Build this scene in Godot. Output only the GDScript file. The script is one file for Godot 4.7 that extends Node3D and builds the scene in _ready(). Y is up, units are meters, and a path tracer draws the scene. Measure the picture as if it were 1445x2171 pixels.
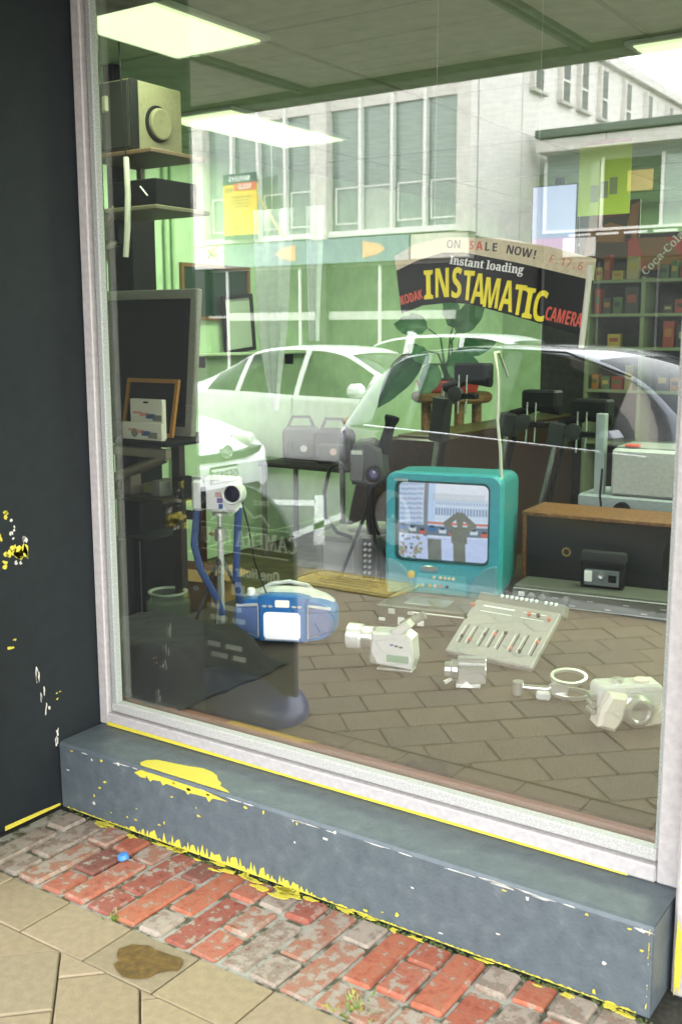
extends Node3D
# A camera shop's window seen from the footpath; the street behind the viewer is mirrored in the pane.
# World: the pane lies in z = 0, x runs along the shop front, +z points out to the street, y = 0 is the footpath.

var M := {}
var shared := {}
var taken := {}
var rng := RandomNumberGenerator.new()

# ---------------------------------------------------------------- mesh builder
class MB:
	var v := PackedVector3Array()
	var n := PackedVector3Array()
	var t := PackedVector2Array()
	var c := PackedColorArray()
	var tint := Color(1, 1, 1)
	func tri(a: Vector3, b: Vector3, d: Vector3) -> void:  # counter-clockwise seen from outside
		var m := (b - a).cross(d - a).normalized()
		tri_n(a, b, d, m, m, m)
	func tri_n(a: Vector3, b: Vector3, d: Vector3, na: Vector3, nb: Vector3, nd: Vector3) -> void:
		v.append_array([a, d, b]); n.append_array([na, nd, nb])
		t.append_array([Vector2(a.x, -a.y), Vector2(d.x, -d.y), Vector2(b.x, -b.y)])
		c.append_array([tint, tint, tint])
	func quad(a: Vector3, b: Vector3, d: Vector3, e: Vector3) -> void:
		var m := (d - a).cross(e - b).normalized()
		tri_n(a, b, d, m, m, m); tri_n(a, d, e, m, m, m)
	func quad_n(a: Vector3, b: Vector3, d: Vector3, e: Vector3, na: Vector3, nb: Vector3, nd: Vector3, ne: Vector3) -> void:
		tri_n(a, b, d, na, nb, nd); tri_n(a, d, e, na, nd, ne)
	func away(pts: Array, mid: Vector3) -> void:  # a flat convex face turned away from mid
		var m: Vector3 = (pts[1] - pts[0]).cross(pts[2] - pts[0])
		if m.dot(pts[0] - mid) < 0.0:
			pts.reverse()
		for i in range(1, pts.size() - 1):
			tri(pts[0], pts[i], pts[i + 1])
	func box(mid: Vector3, size: Vector3, bevel := 0.0, basis := Basis()) -> void:
		var h := size * 0.5
		var q := minf(bevel, minf(h.x, minf(h.y, h.z)) * 0.9)
		if q <= 0.0:
			for ax in 3:
				for s in [-1.0, 1.0]:
					var o := [(ax + 1) % 3, (ax + 2) % 3]
					var pts := []
					for k in [[-1, -1], [1, -1], [1, 1], [-1, 1]]:
						var p := Vector3()
						p[ax] = s * h[ax]; p[o[0]] = k[0] * h[o[0]]; p[o[1]] = k[1] * h[o[1]]
						pts.append(mid + basis * p)
					away(pts, mid)
			return
		var at := func(sx: float, sy: float, sz: float, ax: int) -> Vector3:
			var p := Vector3(sx * (h.x - q), sy * (h.y - q), sz * (h.z - q))
			p[ax] += [sx, sy, sz][ax] * q
			return mid + basis * p
		for ax in 3:
			var o := [(ax + 1) % 3, (ax + 2) % 3]
			for s in [-1.0, 1.0]:
				var pts := []
				for k in [[-1, -1], [1, -1], [1, 1], [-1, 1]]:
					var g := [0.0, 0.0, 0.0]
					g[ax] = s; g[o[0]] = k[0]; g[o[1]] = k[1]
					pts.append(at.call(g[0], g[1], g[2], ax))
				away(pts, mid)
			for s in [-1.0, 1.0]:
				for r in [-1.0, 1.0]:
					var g := [0.0, 0.0, 0.0]; var w := [0.0, 0.0, 0.0]
					g[ax] = -1.0; w[ax] = 1.0
					for z in [g, w]:
						z[o[0]] = s; z[o[1]] = r
					away([at.call(g[0], g[1], g[2], o[0]), at.call(w[0], w[1], w[2], o[0]), at.call(w[0], w[1], w[2], o[1]), at.call(g[0], g[1], g[2], o[1])], mid)
		for sx in [-1.0, 1.0]:
			for sy in [-1.0, 1.0]:
				for sz in [-1.0, 1.0]:
					away([at.call(sx, sy, sz, 0), at.call(sx, sy, sz, 1), at.call(sx, sy, sz, 2)], mid)
	func tube(pts: Array, radii: Array, segs := 10, flat := 1.0) -> void:
		var rings := []
		var side := Vector3()
		for i in pts.size():
			var d: Vector3 = (pts[mini(i + 1, pts.size() - 1)] - pts[maxi(i - 1, 0)]).normalized()
			if i == 0:
				side = d.cross(Vector3.UP if absf(d.y) < 0.9 else Vector3.BACK).normalized()
			else:
				side = (side - d * side.dot(d)).normalized()
			var up := d.cross(side)
			var ring := []
			for k in segs:
				var a := TAU * k / segs
				ring.append([pts[i] + (side * cos(a) + up * sin(a) * flat) * float(radii[mini(i, radii.size() - 1)]), (side * cos(a) * flat + up * sin(a)).normalized()])
			rings.append(ring)
		for i in pts.size() - 1:
			for k in segs:
				var j := (k + 1) % segs
				var a = rings[i][k]; var b = rings[i][j]; var d = rings[i + 1][j]; var e = rings[i + 1][k]
				quad_n(a[0], b[0], d[0], e[0], a[1], b[1], d[1], e[1])
		for k in range(1, segs - 1):
			tri(rings[0][0][0], rings[0][k + 1][0], rings[0][k][0])
			var l: Array = rings[-1]
			tri(l[0][0], l[k][0], l[k + 1][0])
	func lathe(prof: Array, segs := 20, at := Vector3(), basis := Basis()) -> void:  # prof: Vector2(radius, height), from the bottom up
		for i in prof.size() - 1:
			var p: Vector2 = prof[i]; var q: Vector2 = prof[i + 1]
			var e := (q - p)
			var nn := Vector2(e.y, -e.x).normalized()
			for k in segs:
				var a := TAU * k / segs; var b := TAU * (k + 1) / segs
				var ca := Vector3(cos(a), 0, -sin(a)); var cb := Vector3(cos(b), 0, -sin(b))
				var na := basis * (ca * nn.x + Vector3.UP * nn.y); var nb := basis * (cb * nn.x + Vector3.UP * nn.y)
				var A := at + basis * (ca * p.x + Vector3.UP * p.y); var B := at + basis * (cb * p.x + Vector3.UP * p.y)
				var C := at + basis * (cb * q.x + Vector3.UP * q.y); var D := at + basis * (ca * q.x + Vector3.UP * q.y)
				if q.x < 1e-5:
					tri_n(A, B, C, na, nb, (na + nb).normalized())
				elif p.x < 1e-5:
					tri_n(A, C, D, (na + nb).normalized(), nb, na)
				else:
					quad_n(A, B, C, D, na, nb, nb, na)
	func prism(poly: PackedVector2Array, z0: float, z1: float, bevel := 0.0, xf := Transform3D()) -> void:
		var p := poly.duplicate()
		if Geometry2D.is_polygon_clockwise(p):
			p.reverse()
		var k := p.size()
		var inner := PackedVector2Array()
		for i in k:
			var a := (p[i] - p[(i + k - 1) % k]).normalized(); var b := (p[(i + 1) % k] - p[i]).normalized()
			var na := Vector2(a.y, -a.x); var nb := Vector2(b.y, -b.x)
			var m := na + nb
			inner.append(p[i] - m / maxf(m.dot(na), 0.35) * bevel)
		var ids := Geometry2D.triangulate_polygon(inner)
		if ids.is_empty():
			inner = p
			ids = Geometry2D.triangulate_polygon(p)
		for f in range(0, ids.size(), 3):
			var a := inner[ids[f]]; var b := inner[ids[f + 1]]; var d := inner[ids[f + 2]]
			if (b - a).cross(d - a) < 0.0:
				var s := b; b = d; d = s
			tri(xf * Vector3(a.x, a.y, z1), xf * Vector3(b.x, b.y, z1), xf * Vector3(d.x, d.y, z1))
			tri(xf * Vector3(a.x, a.y, z0), xf * Vector3(d.x, d.y, z0), xf * Vector3(b.x, b.y, z0))
		for i in k:
			var j := (i + 1) % k
			var zt := z1 - bevel
			quad(xf * Vector3(p[i].x, p[i].y, z0), xf * Vector3(p[j].x, p[j].y, z0), xf * Vector3(p[j].x, p[j].y, zt), xf * Vector3(p[i].x, p[i].y, zt))
			if bevel > 0.0:
				quad(xf * Vector3(p[i].x, p[i].y, zt), xf * Vector3(p[j].x, p[j].y, zt), xf * Vector3(inner[j].x, inner[j].y, z1), xf * Vector3(inner[i].x, inner[i].y, z1))
	func ring(outer: Array, inner: Array, z0: float, z1: float, lip := 0.0) -> void:  # a frame between two outlines with as many points (counter-clockwise)
		var k := outer.size()
		for i in k:
			var j := (i + 1) % k
			var o: Vector2 = outer[i]; var oo: Vector2 = outer[j]; var q: Vector2 = inner[i]; var qq: Vector2 = inner[j]
			var ob := o.lerp(q, lip); var oob := oo.lerp(qq, lip)
			var zb := z1 - lip * o.distance_to(q)
			quad(Vector3(o.x, o.y, z0), Vector3(oo.x, oo.y, z0), Vector3(oo.x, oo.y, zb), Vector3(o.x, o.y, zb))
			if lip > 0.0:
				quad(Vector3(o.x, o.y, zb), Vector3(oo.x, oo.y, zb), Vector3(oob.x, oob.y, z1), Vector3(ob.x, ob.y, z1))
			quad(Vector3(ob.x, ob.y, z1), Vector3(oob.x, oob.y, z1), Vector3(qq.x, qq.y, z1), Vector3(q.x, q.y, z1))
			quad(Vector3(q.x, q.y, z1), Vector3(qq.x, qq.y, z1), Vector3(qq.x, qq.y, z0), Vector3(q.x, q.y, z0))
			quad(Vector3(q.x, q.y, z0), Vector3(qq.x, qq.y, z0), Vector3(oo.x, oo.y, z0), Vector3(o.x, o.y, z0))
	func loft(rows: Array, caps := true, closed := true) -> void:  # rows of as many points; seen along the rows' direction the points run counter-clockwise when rows come towards the viewer
		var R := rows.size(); var K: int = rows[0].size()
		var nr := []
		for i in R:
			var line := []
			for k in K:
				var a: Vector3 = rows[i][(k + 1) % K if closed else mini(k + 1, K - 1)] - rows[i][(k + K - 1) % K if closed else maxi(k - 1, 0)]
				var b: Vector3 = rows[mini(i + 1, R - 1)][k] - rows[maxi(i - 1, 0)][k]
				line.append(a.cross(b).normalized())
			nr.append(line)
		for i in R - 1:
			for k in (K if closed else K - 1):
				var j := (k + 1) % K
				quad_n(rows[i][k], rows[i][j], rows[i + 1][j], rows[i + 1][k], nr[i][k], nr[i][j], nr[i + 1][j], nr[i + 1][k])
		if caps:
			for e in [0, R - 1]:
				var mid := Vector3()
				for p in rows[e]:
					mid += p / float(K)
				for k in K:
					if e == 0:
						tri(mid, rows[e][(k + 1) % K], rows[e][k])
					else:
						tri(mid, rows[e][k], rows[e][(k + 1) % K])
	func done(colors := false) -> ArrayMesh:
		var a := []
		a.resize(Mesh.ARRAY_MAX)
		a[Mesh.ARRAY_VERTEX] = v; a[Mesh.ARRAY_NORMAL] = n; a[Mesh.ARRAY_TEX_UV] = t
		if colors:
			a[Mesh.ARRAY_COLOR] = c
		var m := ArrayMesh.new()
		m.add_surface_from_arrays(Mesh.PRIMITIVE_TRIANGLES, a)
		return m

# ---------------------------------------------------------------- nodes
func unique(called: String) -> String:
	var k: int = taken.get(called, 0)
	taken[called] = k + 1
	return called if k == 0 else "%s_%03d" % [called, k]

func thing(called: String, label: String, category: String, at := Vector3.ZERO, turn := 0.0, group := "") -> Node3D:
	var o := Node3D.new()
	o.name = unique(called)
	add_child(o)
	o.position = at
	o.rotation_degrees.y = turn
	o.set_meta("label", label); o.set_meta("category", category)
	if group:
		o.set_meta("group", group)
	return o

func put(parent: Node3D, called: String, mesh: Mesh, m: Material, at := Vector3.ZERO, basis := Basis()) -> MeshInstance3D:
	var o := MeshInstance3D.new()
	o.name = unique(called) if parent == self else called
	o.mesh = mesh
	o.material_override = m
	parent.add_child(o, true)
	o.transform = Transform3D(basis, at)
	return o

func setting(called: String, mesh: Mesh, m: Material, at := Vector3.ZERO) -> MeshInstance3D:
	var o := put(self, called, mesh, m, at)
	o.set_meta("kind", "structure")
	return o

func bx(size: Vector3, bevel := 0.003) -> ArrayMesh:
	var k := "b%s%s" % [size, bevel]
	if not shared.has(k):
		var b := MB.new()
		b.box(Vector3.ZERO, size, bevel)
		shared[k] = b.done()
	return shared[k]

func box(parent: Node3D, called: String, m: Material, at: Vector3, size: Vector3, bevel := 0.003, basis := Basis()) -> MeshInstance3D:
	return put(parent, called, bx(size, bevel), m, at, basis)

func rod(parent: Node3D, called: String, m: Material, pts: Array, radii: Array, segs := 10, flat := 1.0) -> MeshInstance3D:
	var b := MB.new()
	b.tube(pts, radii, segs, flat)
	return put(parent, called, b.done(), m)

func turned(parent: Node3D, called: String, m: Material, prof: Array, at := Vector3.ZERO, basis := Basis(), segs := 20) -> MeshInstance3D:
	var b := MB.new()
	b.lathe(prof, segs)
	return put(parent, called, b.done(), m, at, basis)

func plate(parent: Node3D, called: String, m: Material, poly: Array, z0: float, z1: float, bevel := 0.0, at := Vector3.ZERO, basis := Basis()) -> MeshInstance3D:
	var b := MB.new()
	b.prism(PackedVector2Array(poly), z0, z1, bevel)
	return put(parent, called, b.done(), m, at, basis)

func rrect(w: float, h: float, r: float, at := Vector2.ZERO, n := 5) -> Array:
	var out := []
	for q in 4:
		var cc := Vector2([1, -1, -1, 1][q] * (w / 2 - r), [1, 1, -1, -1][q] * (h / 2 - r))
		for i in n + 1:
			var a := PI / 2 * q + PI / 2 * i / n
			out.append(at + cc + Vector2(cos(a), sin(a)) * r)
	return out

func oval(w: float, h: float, at := Vector2.ZERO, n := 24, power := 2.0) -> Array:
	var out := []
	for i in n:
		var a := TAU * i / n
		out.append(at + Vector2(signf(cos(a)) * pow(absf(cos(a)), 2.0 / power) * w / 2, signf(sin(a)) * pow(absf(sin(a)), 2.0 / power) * h / 2))
	return out

func at_z(pts: Array, z: float, s := Vector2.ONE, o := Vector2.ZERO) -> Array:
	var out := []
	for p in pts:
		out.append(Vector3(p.x * s.x + o.x, p.y * s.y + o.y, z))
	return out

func lettering(parent: Node3D, called: String, m: Material, words: String, height: float, at: Vector3, basis := Basis(), depth := 0.002, family := "Droid Sans", weight := 700, italic := false) -> MeshInstance3D:
	var t := TextMesh.new()
	var f := SystemFont.new()
	f.font_names = PackedStringArray([family])
	f.font_weight = weight
	f.font_italic = italic
	t.font = f
	t.text = words
	t.font_size = 64
	t.pixel_size = height / 46.0
	t.depth = depth
	t.curve_step = 4.0
	return put(parent, called, t, m, at, basis)

# ---------------------------------------------------------------- materials
func grain(key: String, freq: float, lo: float, hi: float, octaves := 4, kind := FastNoiseLite.TYPE_SIMPLEX_SMOOTH, size := 512) -> NoiseTexture2D:
	if not shared.has(key):
		var f := FastNoiseLite.new()
		f.seed = hash(key) % 1000
		f.noise_type = kind
		f.frequency = freq
		f.fractal_octaves = octaves
		var t := NoiseTexture2D.new()
		t.width = size; t.height = size
		t.seamless = true
		t.noise = f
		var g := Gradient.new()
		g.set_color(0, Color(lo, lo, lo)); g.set_color(1, Color(hi, hi, hi))
		t.color_ramp = g
		shared[key] = t
	return shared[key]

func mat(key: String, r: float, g: float, b: float, rough := 0.6, look := "", scale := 1.0, bump := 0.0, metal := 0.0) -> StandardMaterial3D:
	if M.has(key):
		return M[key]
	var m := StandardMaterial3D.new()
	m.resource_name = key
	m.albedo_color = Color(r, g, b).linear_to_srgb()
	m.roughness = rough
	m.metallic = metal
	if look:
		var t: NoiseTexture2D = {"fine": grain("fine", 0.09, 0.72, 1.0), "blotch": grain("blotch", 0.012, 0.6, 1.0, 6), "coarse": grain("coarse", 0.03, 0.55, 1.0, 5), "soft": grain("soft", 0.02, 0.88, 1.0, 5)}[look]
		m.albedo_texture = t
		m.uv1_triplanar = true
		m.uv1_world_triplanar = true
		m.uv1_scale = Vector3.ONE * scale
		if bump > 0.0:
			m.heightmap_enabled = true
			m.heightmap_texture = grain("fine", 0.09, 0.72, 1.0)
			m.heightmap_scale = bump
	M[key] = m
	return m

func shine(key: String, r: float, g: float, b: float, energy: float) -> StandardMaterial3D:
	var m := mat(key, 0.5, 0.5, 0.5, 0.4)
	m.emission_enabled = true
	m.emission = Color(r, g, b).linear_to_srgb()
	m.emission_energy_multiplier = energy
	return m

func patchy(key: String, cols: Array, freq: float, scale: float, rough := 0.85, octaves := 5) -> StandardMaterial3D:  # a surface of several real colours in patches
	if M.has(key):
		return M[key]
	var f := FastNoiseLite.new()
	f.seed = hash(key) % 900
	f.frequency = freq
	f.fractal_octaves = octaves
	f.fractal_gain = 0.6
	var t := NoiseTexture2D.new()
	t.width = 512; t.height = 512
	t.seamless = true
	t.noise = f
	var g := Gradient.new()
	g.offsets = PackedFloat32Array()
	var at := PackedFloat32Array(); var col := PackedColorArray()
	for c in cols:
		at.append(c[0]); col.append(Color(c[1], c[2], c[3]).linear_to_srgb())
	g.offsets = at; g.colors = col
	t.color_ramp = g
	var m := StandardMaterial3D.new()
	m.resource_name = key
	m.albedo_texture = t
	m.roughness = rough
	m.uv1_triplanar = true
	m.uv1_world_triplanar = true
	m.uv1_scale = Vector3.ONE * scale
	m.heightmap_enabled = true
	m.heightmap_texture = grain("fine", 0.09, 0.72, 1.0)
	m.heightmap_scale = 0.4
	M[key] = m
	return m

func dull(key: String, r: float, g: float, b: float, rough := 0.5) -> StandardMaterial3D:  # dark, with little gloss
	var m := mat(key, r, g, b, rough)
	m.metallic_specular = 0.22
	return m

# ---------------------------------------------------------------- scene
func _ready() -> void:
	rng.seed = 7
	view_and_light()
	street()
	footpath()
	shop_front()
	interior()
	facing_buildings()
	traffic()
	display()
	hanging_things()
	left_corner()
	back_of_shop()
	footpath_details()

func view_and_light() -> void:
	var cam := Camera3D.new()
	cam.name = "view_camera"
	cam.fov = 51.7
	cam.near = 0.05
	cam.far = 400.0
	add_child(cam)
	cam.position = Vector3(0, 1.6, 2.5)
	cam.rotation_degrees = Vector3(-9.67, 34.25, -0.13)
	cam.current = true
	var lens := CameraAttributesPhysical.new()
	lens.frustum_focal_length = 24.77
	lens.frustum_focus_distance = 4.2
	lens.frustum_near = 0.05
	lens.frustum_far = 400.0
	lens.exposure_aperture = 3.6
	cam.attributes = lens
	var env := Environment.new()
	env.background_mode = Environment.BG_SKY
	var sky := ProceduralSkyMaterial.new()
	sky.sky_top_color = Color(0.80, 0.84, 0.88)
	sky.sky_horizon_color = Color(0.93, 0.93, 0.92)
	sky.sky_curve = 0.3
	sky.ground_bottom_color = Color(0.35, 0.34, 0.33)
	sky.ground_horizon_color = Color(0.6, 0.6, 0.6)
	sky.sky_energy_multiplier = 2.4
	sky.ground_energy_multiplier = 1.0
	env.sky = Sky.new()
	env.sky.sky_material = sky
	env.tonemap_mode = Environment.TONE_MAPPER_LINEAR
	env.tonemap_exposure = 1.95
	env.sdfgi_enabled = true
	env.ssao_enabled = true
	env.ssil_enabled = true
	var we := WorldEnvironment.new()
	we.name = "world_environment"
	we.environment = env
	add_child(we)
	var sun := DirectionalLight3D.new()
	sun.name = "sun"
	sun.light_energy = 0.5
	sun.light_angular_distance = 32.0
	sun.light_color = Color(1.0, 0.97, 0.92)
	sun.shadow_enabled = true
	add_child(sun)
	sun.rotation_degrees = Vector3(-62, 205, 0)

func street() -> void:
	var asphalt := mat("asphalt", 0.15, 0.148, 0.145, 0.9, "fine", 1.6, 0.4)
	var conc := mat("kerb_concrete", 0.30, 0.29, 0.27, 0.85, "blotch", 0.8, 0.3)
	setting("ground", bx(Vector3(160, 0.2, 160), 0.0), mat("far_ground", 0.11, 0.11, 0.10, 0.95, "coarse", 0.3), Vector3(-10, -0.36, 20))
	setting("road", bx(Vector3(90, 0.1, 9.82), 0.0), asphalt, Vector3(-14, -0.18, 8.31))
	setting("far_pavement", bx(Vector3(90, 0.16, 3.6), 0.0), mat("far_paving", 0.24, 0.23, 0.21, 0.9, "blotch", 0.5), Vector3(-14, -0.08, 15.2))
	var kerb := thing("kerb", "grey concrete kerb between the beige paving and the asphalt", "kerb", Vector3(0, 0, 3.3))
	for i in 16:
		box(kerb, "kerb_stone", conc, Vector3(-12.4 + i * 0.92, -0.075, 0.0), Vector3(0.912, 0.155, 0.19), 0.015)
	var far := thing("kerb", "concrete kerb on the far side of the road", "kerb", Vector3(0, 0, 13.31))
	for i in 24:
		box(far, "kerb_stone", conc, Vector3(-24 + i * 1.21, -0.07, 0.0), Vector3(1.2, 0.16, 0.17), 0.015)
	var paint := mat("road_paint", 0.75, 0.75, 0.72, 0.8, "blotch", 2.0)
	var marks := [
		["parking_line", "long white parking line slanting across the asphalt beside the white hatchback", [[-6.53, 6.56], [-6.45, 6.61], [-4.90, 4.43], [-4.98, 4.38]]],
		["parking_line", "broad white parking line in front of the parked white hatchback", [[-7.13, 5.85], [-6.33, 6.3], [-6.12, 5.98], [-6.79, 5.71]]],
		["parking_line", "short slanting white line on the asphalt behind the dark hatchback", [[-5.42, 4.57], [-5.66, 5.79], [-5.48, 5.53], [-5.24, 4.35]]],
		["lane_line", "broken white lane line in the middle of the road", [[-9.0, 8.9], [-6.0, 8.9], [-6.0, 9.02], [-9.0, 9.02]]],
		["lane_line", "second broken white lane line further along the road", [[-3.0, 8.9], [0.0, 8.9], [0.0, 9.02], [-3.0, 9.02]]],
	]
	for k in marks:
		var poly := []
		for p in k[2]:
			poly.append(Vector2(p[0], -p[1]))
		var o := plate(self, k[0], paint, poly, -0.1295, -0.125, 0.0, Vector3.ZERO, Basis(Vector3(1, 0, 0), Vector3(0, 0, -1), Vector3(0, 1, 0)))
		o.set_meta("label", k[1]); o.set_meta("category", "road marking"); o.set_meta("kind", "structure")

const FLAT := Basis(Vector3(1, 0, 0), Vector3(0, 0, -1), Vector3(0, 1, 0))

func footpath() -> void:
	var bed := setting("footpath", bx(Vector3(18, 0.2, 3.2), 0.0), mat("joint_dirt", 0.055, 0.05, 0.035, 0.95, "coarse", 3.0), Vector3(-4.2, -0.116, 1.6))
	var tones := [mat("paver_a", 0.258, 0.193, 0.109, 0.85, "soft", 3.0, 0.25), mat("paver_b", 0.277, 0.208, 0.121, 0.85, "soft", 3.0, 0.25), mat("paver_c", 0.239, 0.184, 0.106, 0.85, "soft", 3.0, 0.25), mat("paver_d", 0.284, 0.214, 0.118, 0.85, "soft", 3.0, 0.25)]
	# border row of pavers
	for i in 30:
		var x := -5.385 + i * 0.2445
		box(bed, "paver", tones[rng.randi() % 4], Vector3(x + 0.122 + 4.2, 0.116 - 0.031 + rng.randf_range(-0.002, 0.001), 0.7215 - 1.6), Vector3(0.2405, 0.06, 0.1775), 0.003)
	# running bond laid at 45 degrees
	var region := PackedVector2Array([Vector2(-13, -0.8145), Vector2(5, -0.8145), Vector2(5, -3.198), Vector2(-13, -3.198)])
	var r2 := sqrt(0.5)
	var rest := MB.new()
	var whole := {}
	for row in range(-60, 30):
		var v0 := -1.814 + row * 0.204
		for k in range(-50, 60):
			var u0 := -0.746 + k * 0.254 + (0.127 if posmod(row, 2) == 0 else 0.0)
			var um := u0 + 0.127; var vm := v0 + 0.102
			var cx := (um + vm) * r2; var cz := (um - vm) * r2
			if cx < -12.8 or cx > 4.6 or cz < 0.6 or cz > 3.4:
				continue
			var poly := PackedVector2Array()
			for s in [[0.0022, 0.0022], [0.2518, 0.0022], [0.2518, 0.2018], [0.0022, 0.2018]]:
				var u: float = u0 + s[0]; var w: float = v0 + s[1]
				poly.append(Vector2((u + w) * r2, -(u - w) * r2))
			var cut := Geometry2D.intersect_polygons(poly, region)
			if cut.is_empty():
				continue
			var q: PackedVector2Array = cut[0]
			var area := 0.0
			for i in q.size():
				area += q[i].cross(q[(i + 1) % q.size()]) * 0.5
			if absf(area) < 0.0006:
				continue
			var y := 0.0 + rng.randf_range(-0.0025, 0.0015)
			if cx < -4.9 or cx > -0.35:
				rest.prism(q, -0.06, y, 0.004, Transform3D(FLAT, Vector3.ZERO))
				continue
			var b := MB.new()
			var mid := Vector2(cx, -cz)
			var loc := PackedVector2Array()
			for p in q:
				loc.append(p - mid)
			var key := "paver" if q.size() == 4 and absf(absf(area) - 0.0498) < 0.0003 else ""
			var mesh: ArrayMesh
			if key and whole.has(key):
				mesh = whole[key]
			else:
				b.prism(loc, -0.06, 0.0, 0.004)
				mesh = b.done()
				if key:
					whole[key] = mesh
			put(bed, "paver", mesh, tones[rng.randi() % 4], Vector3(cx + 4.2, 0.116 + y, cz - 1.6), FLAT)
	var far := put(bed, "outer_pavers", rest.done(), tones[1], Vector3(4.2, 0.116, -1.6))
	far.set_meta("kind", "stuff")
	# brick edging along the shop front: short columns of old red brick
	var clay := []
	var cement := [0.30, 0.26, 0.20]
	for k in [[0.30, 0.082, 0.042, 0.36], [0.34, 0.105, 0.052, 0.30], [0.25, 0.068, 0.04, 0.42], [0.29, 0.12, 0.07, 0.52], [0.22, 0.145, 0.10, 0.62], [0.25, 0.17, 0.125, 0.7], [0.32, 0.10, 0.055, 0.38], [0.17, 0.06, 0.04, 0.3]]:
		var e: float = k[3]
		clay.append(patchy("brick_%d" % clay.size(), [[0.0, cement[0], cement[1], cement[2]], [e - 0.12, 0.27, 0.21, 0.16], [e, k[0] * 0.8, k[1] * 0.95, k[2]], [e + 0.18, k[0], k[1], k[2]], [0.85, k[0] * 0.72, k[1] * 0.6, k[2] * 0.6], [1.0, k[0] * 0.4, k[1] * 0.35, k[2] * 0.35]], 0.02, 1.7, 0.85, 4))
	var edge := thing("brick_edging", "strip of worn red and grey bricks along the foot of the shop front", "brick paving", Vector3(0, 0, 0.23))
	box(edge, "mortar_bed", patchy("mortar", [[0.0, 0.05, 0.05, 0.03], [0.35, 0.09, 0.085, 0.05], [0.5, 0.27, 0.255, 0.20], [1.0, 0.36, 0.34, 0.28]], 0.012, 2.0, 0.95), Vector3(-1.4, -0.037, 0.198), Vector3(2.62, 0.05, 0.395), 0.0)
	for i in 26:
		var x := -2.66 + i * 0.0985
		var cuts := [0.0, 0.118, 0.392] if i % 2 == 0 else [0.0, 0.265, 0.392]
		if i in [3, 9, 14, 17, 19, 22]:
			cuts = [0.0, 0.11, 0.262, 0.392]
		for k in cuts.size() - 1:
			var l: float = cuts[k + 1] - cuts[k]
			var o := box(edge, "brick", clay[rng.randi() % 8], Vector3(x + 0.049, -0.031 + rng.randf_range(-0.006, 0.003), cuts[k] + l / 2), Vector3(0.087 + rng.randf_range(-0.004, 0.004), 0.062, l - rng.randf_range(0.009, 0.016)), rng.randf_range(0.005, 0.01))
			o.rotation_degrees = Vector3(rng.randf_range(-0.8, 0.8), rng.randf_range(-1.2, 1.2), rng.randf_range(-1.2, 1.2))

	var yellow := mat("old_yellow_paint", 0.70, 0.58, 0.055, 0.6, "fine", 4.0)
	for i in 34:
		var x := rng.randf_range(-2.5, -0.7)
		if i > 22:
			x = rng.randf_range(-2.25, -1.5)
		plate(edge, "paint_patch", yellow, blot(x, -rng.randf_range(0.004, 0.03 if i < 26 else 0.05), rng.randf_range(0.02, 0.07), rng.randf_range(0.006, 0.026), 0.5, 12), 0.0, 0.0015, 0.0, Vector3(0, 0.0035, 0), FLAT)

func blot(x: float, y: float, w: float, h: float, ragged := 0.35, n := 18) -> Array:
	var out := []
	for i in n:
		var a := TAU * i / n
		var s := 1.0 + rng.randf_range(-ragged, ragged)
		out.append(Vector2(x + cos(a) * w / 2 * s, y + sin(a) * h / 2 * s))
	return out

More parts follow.
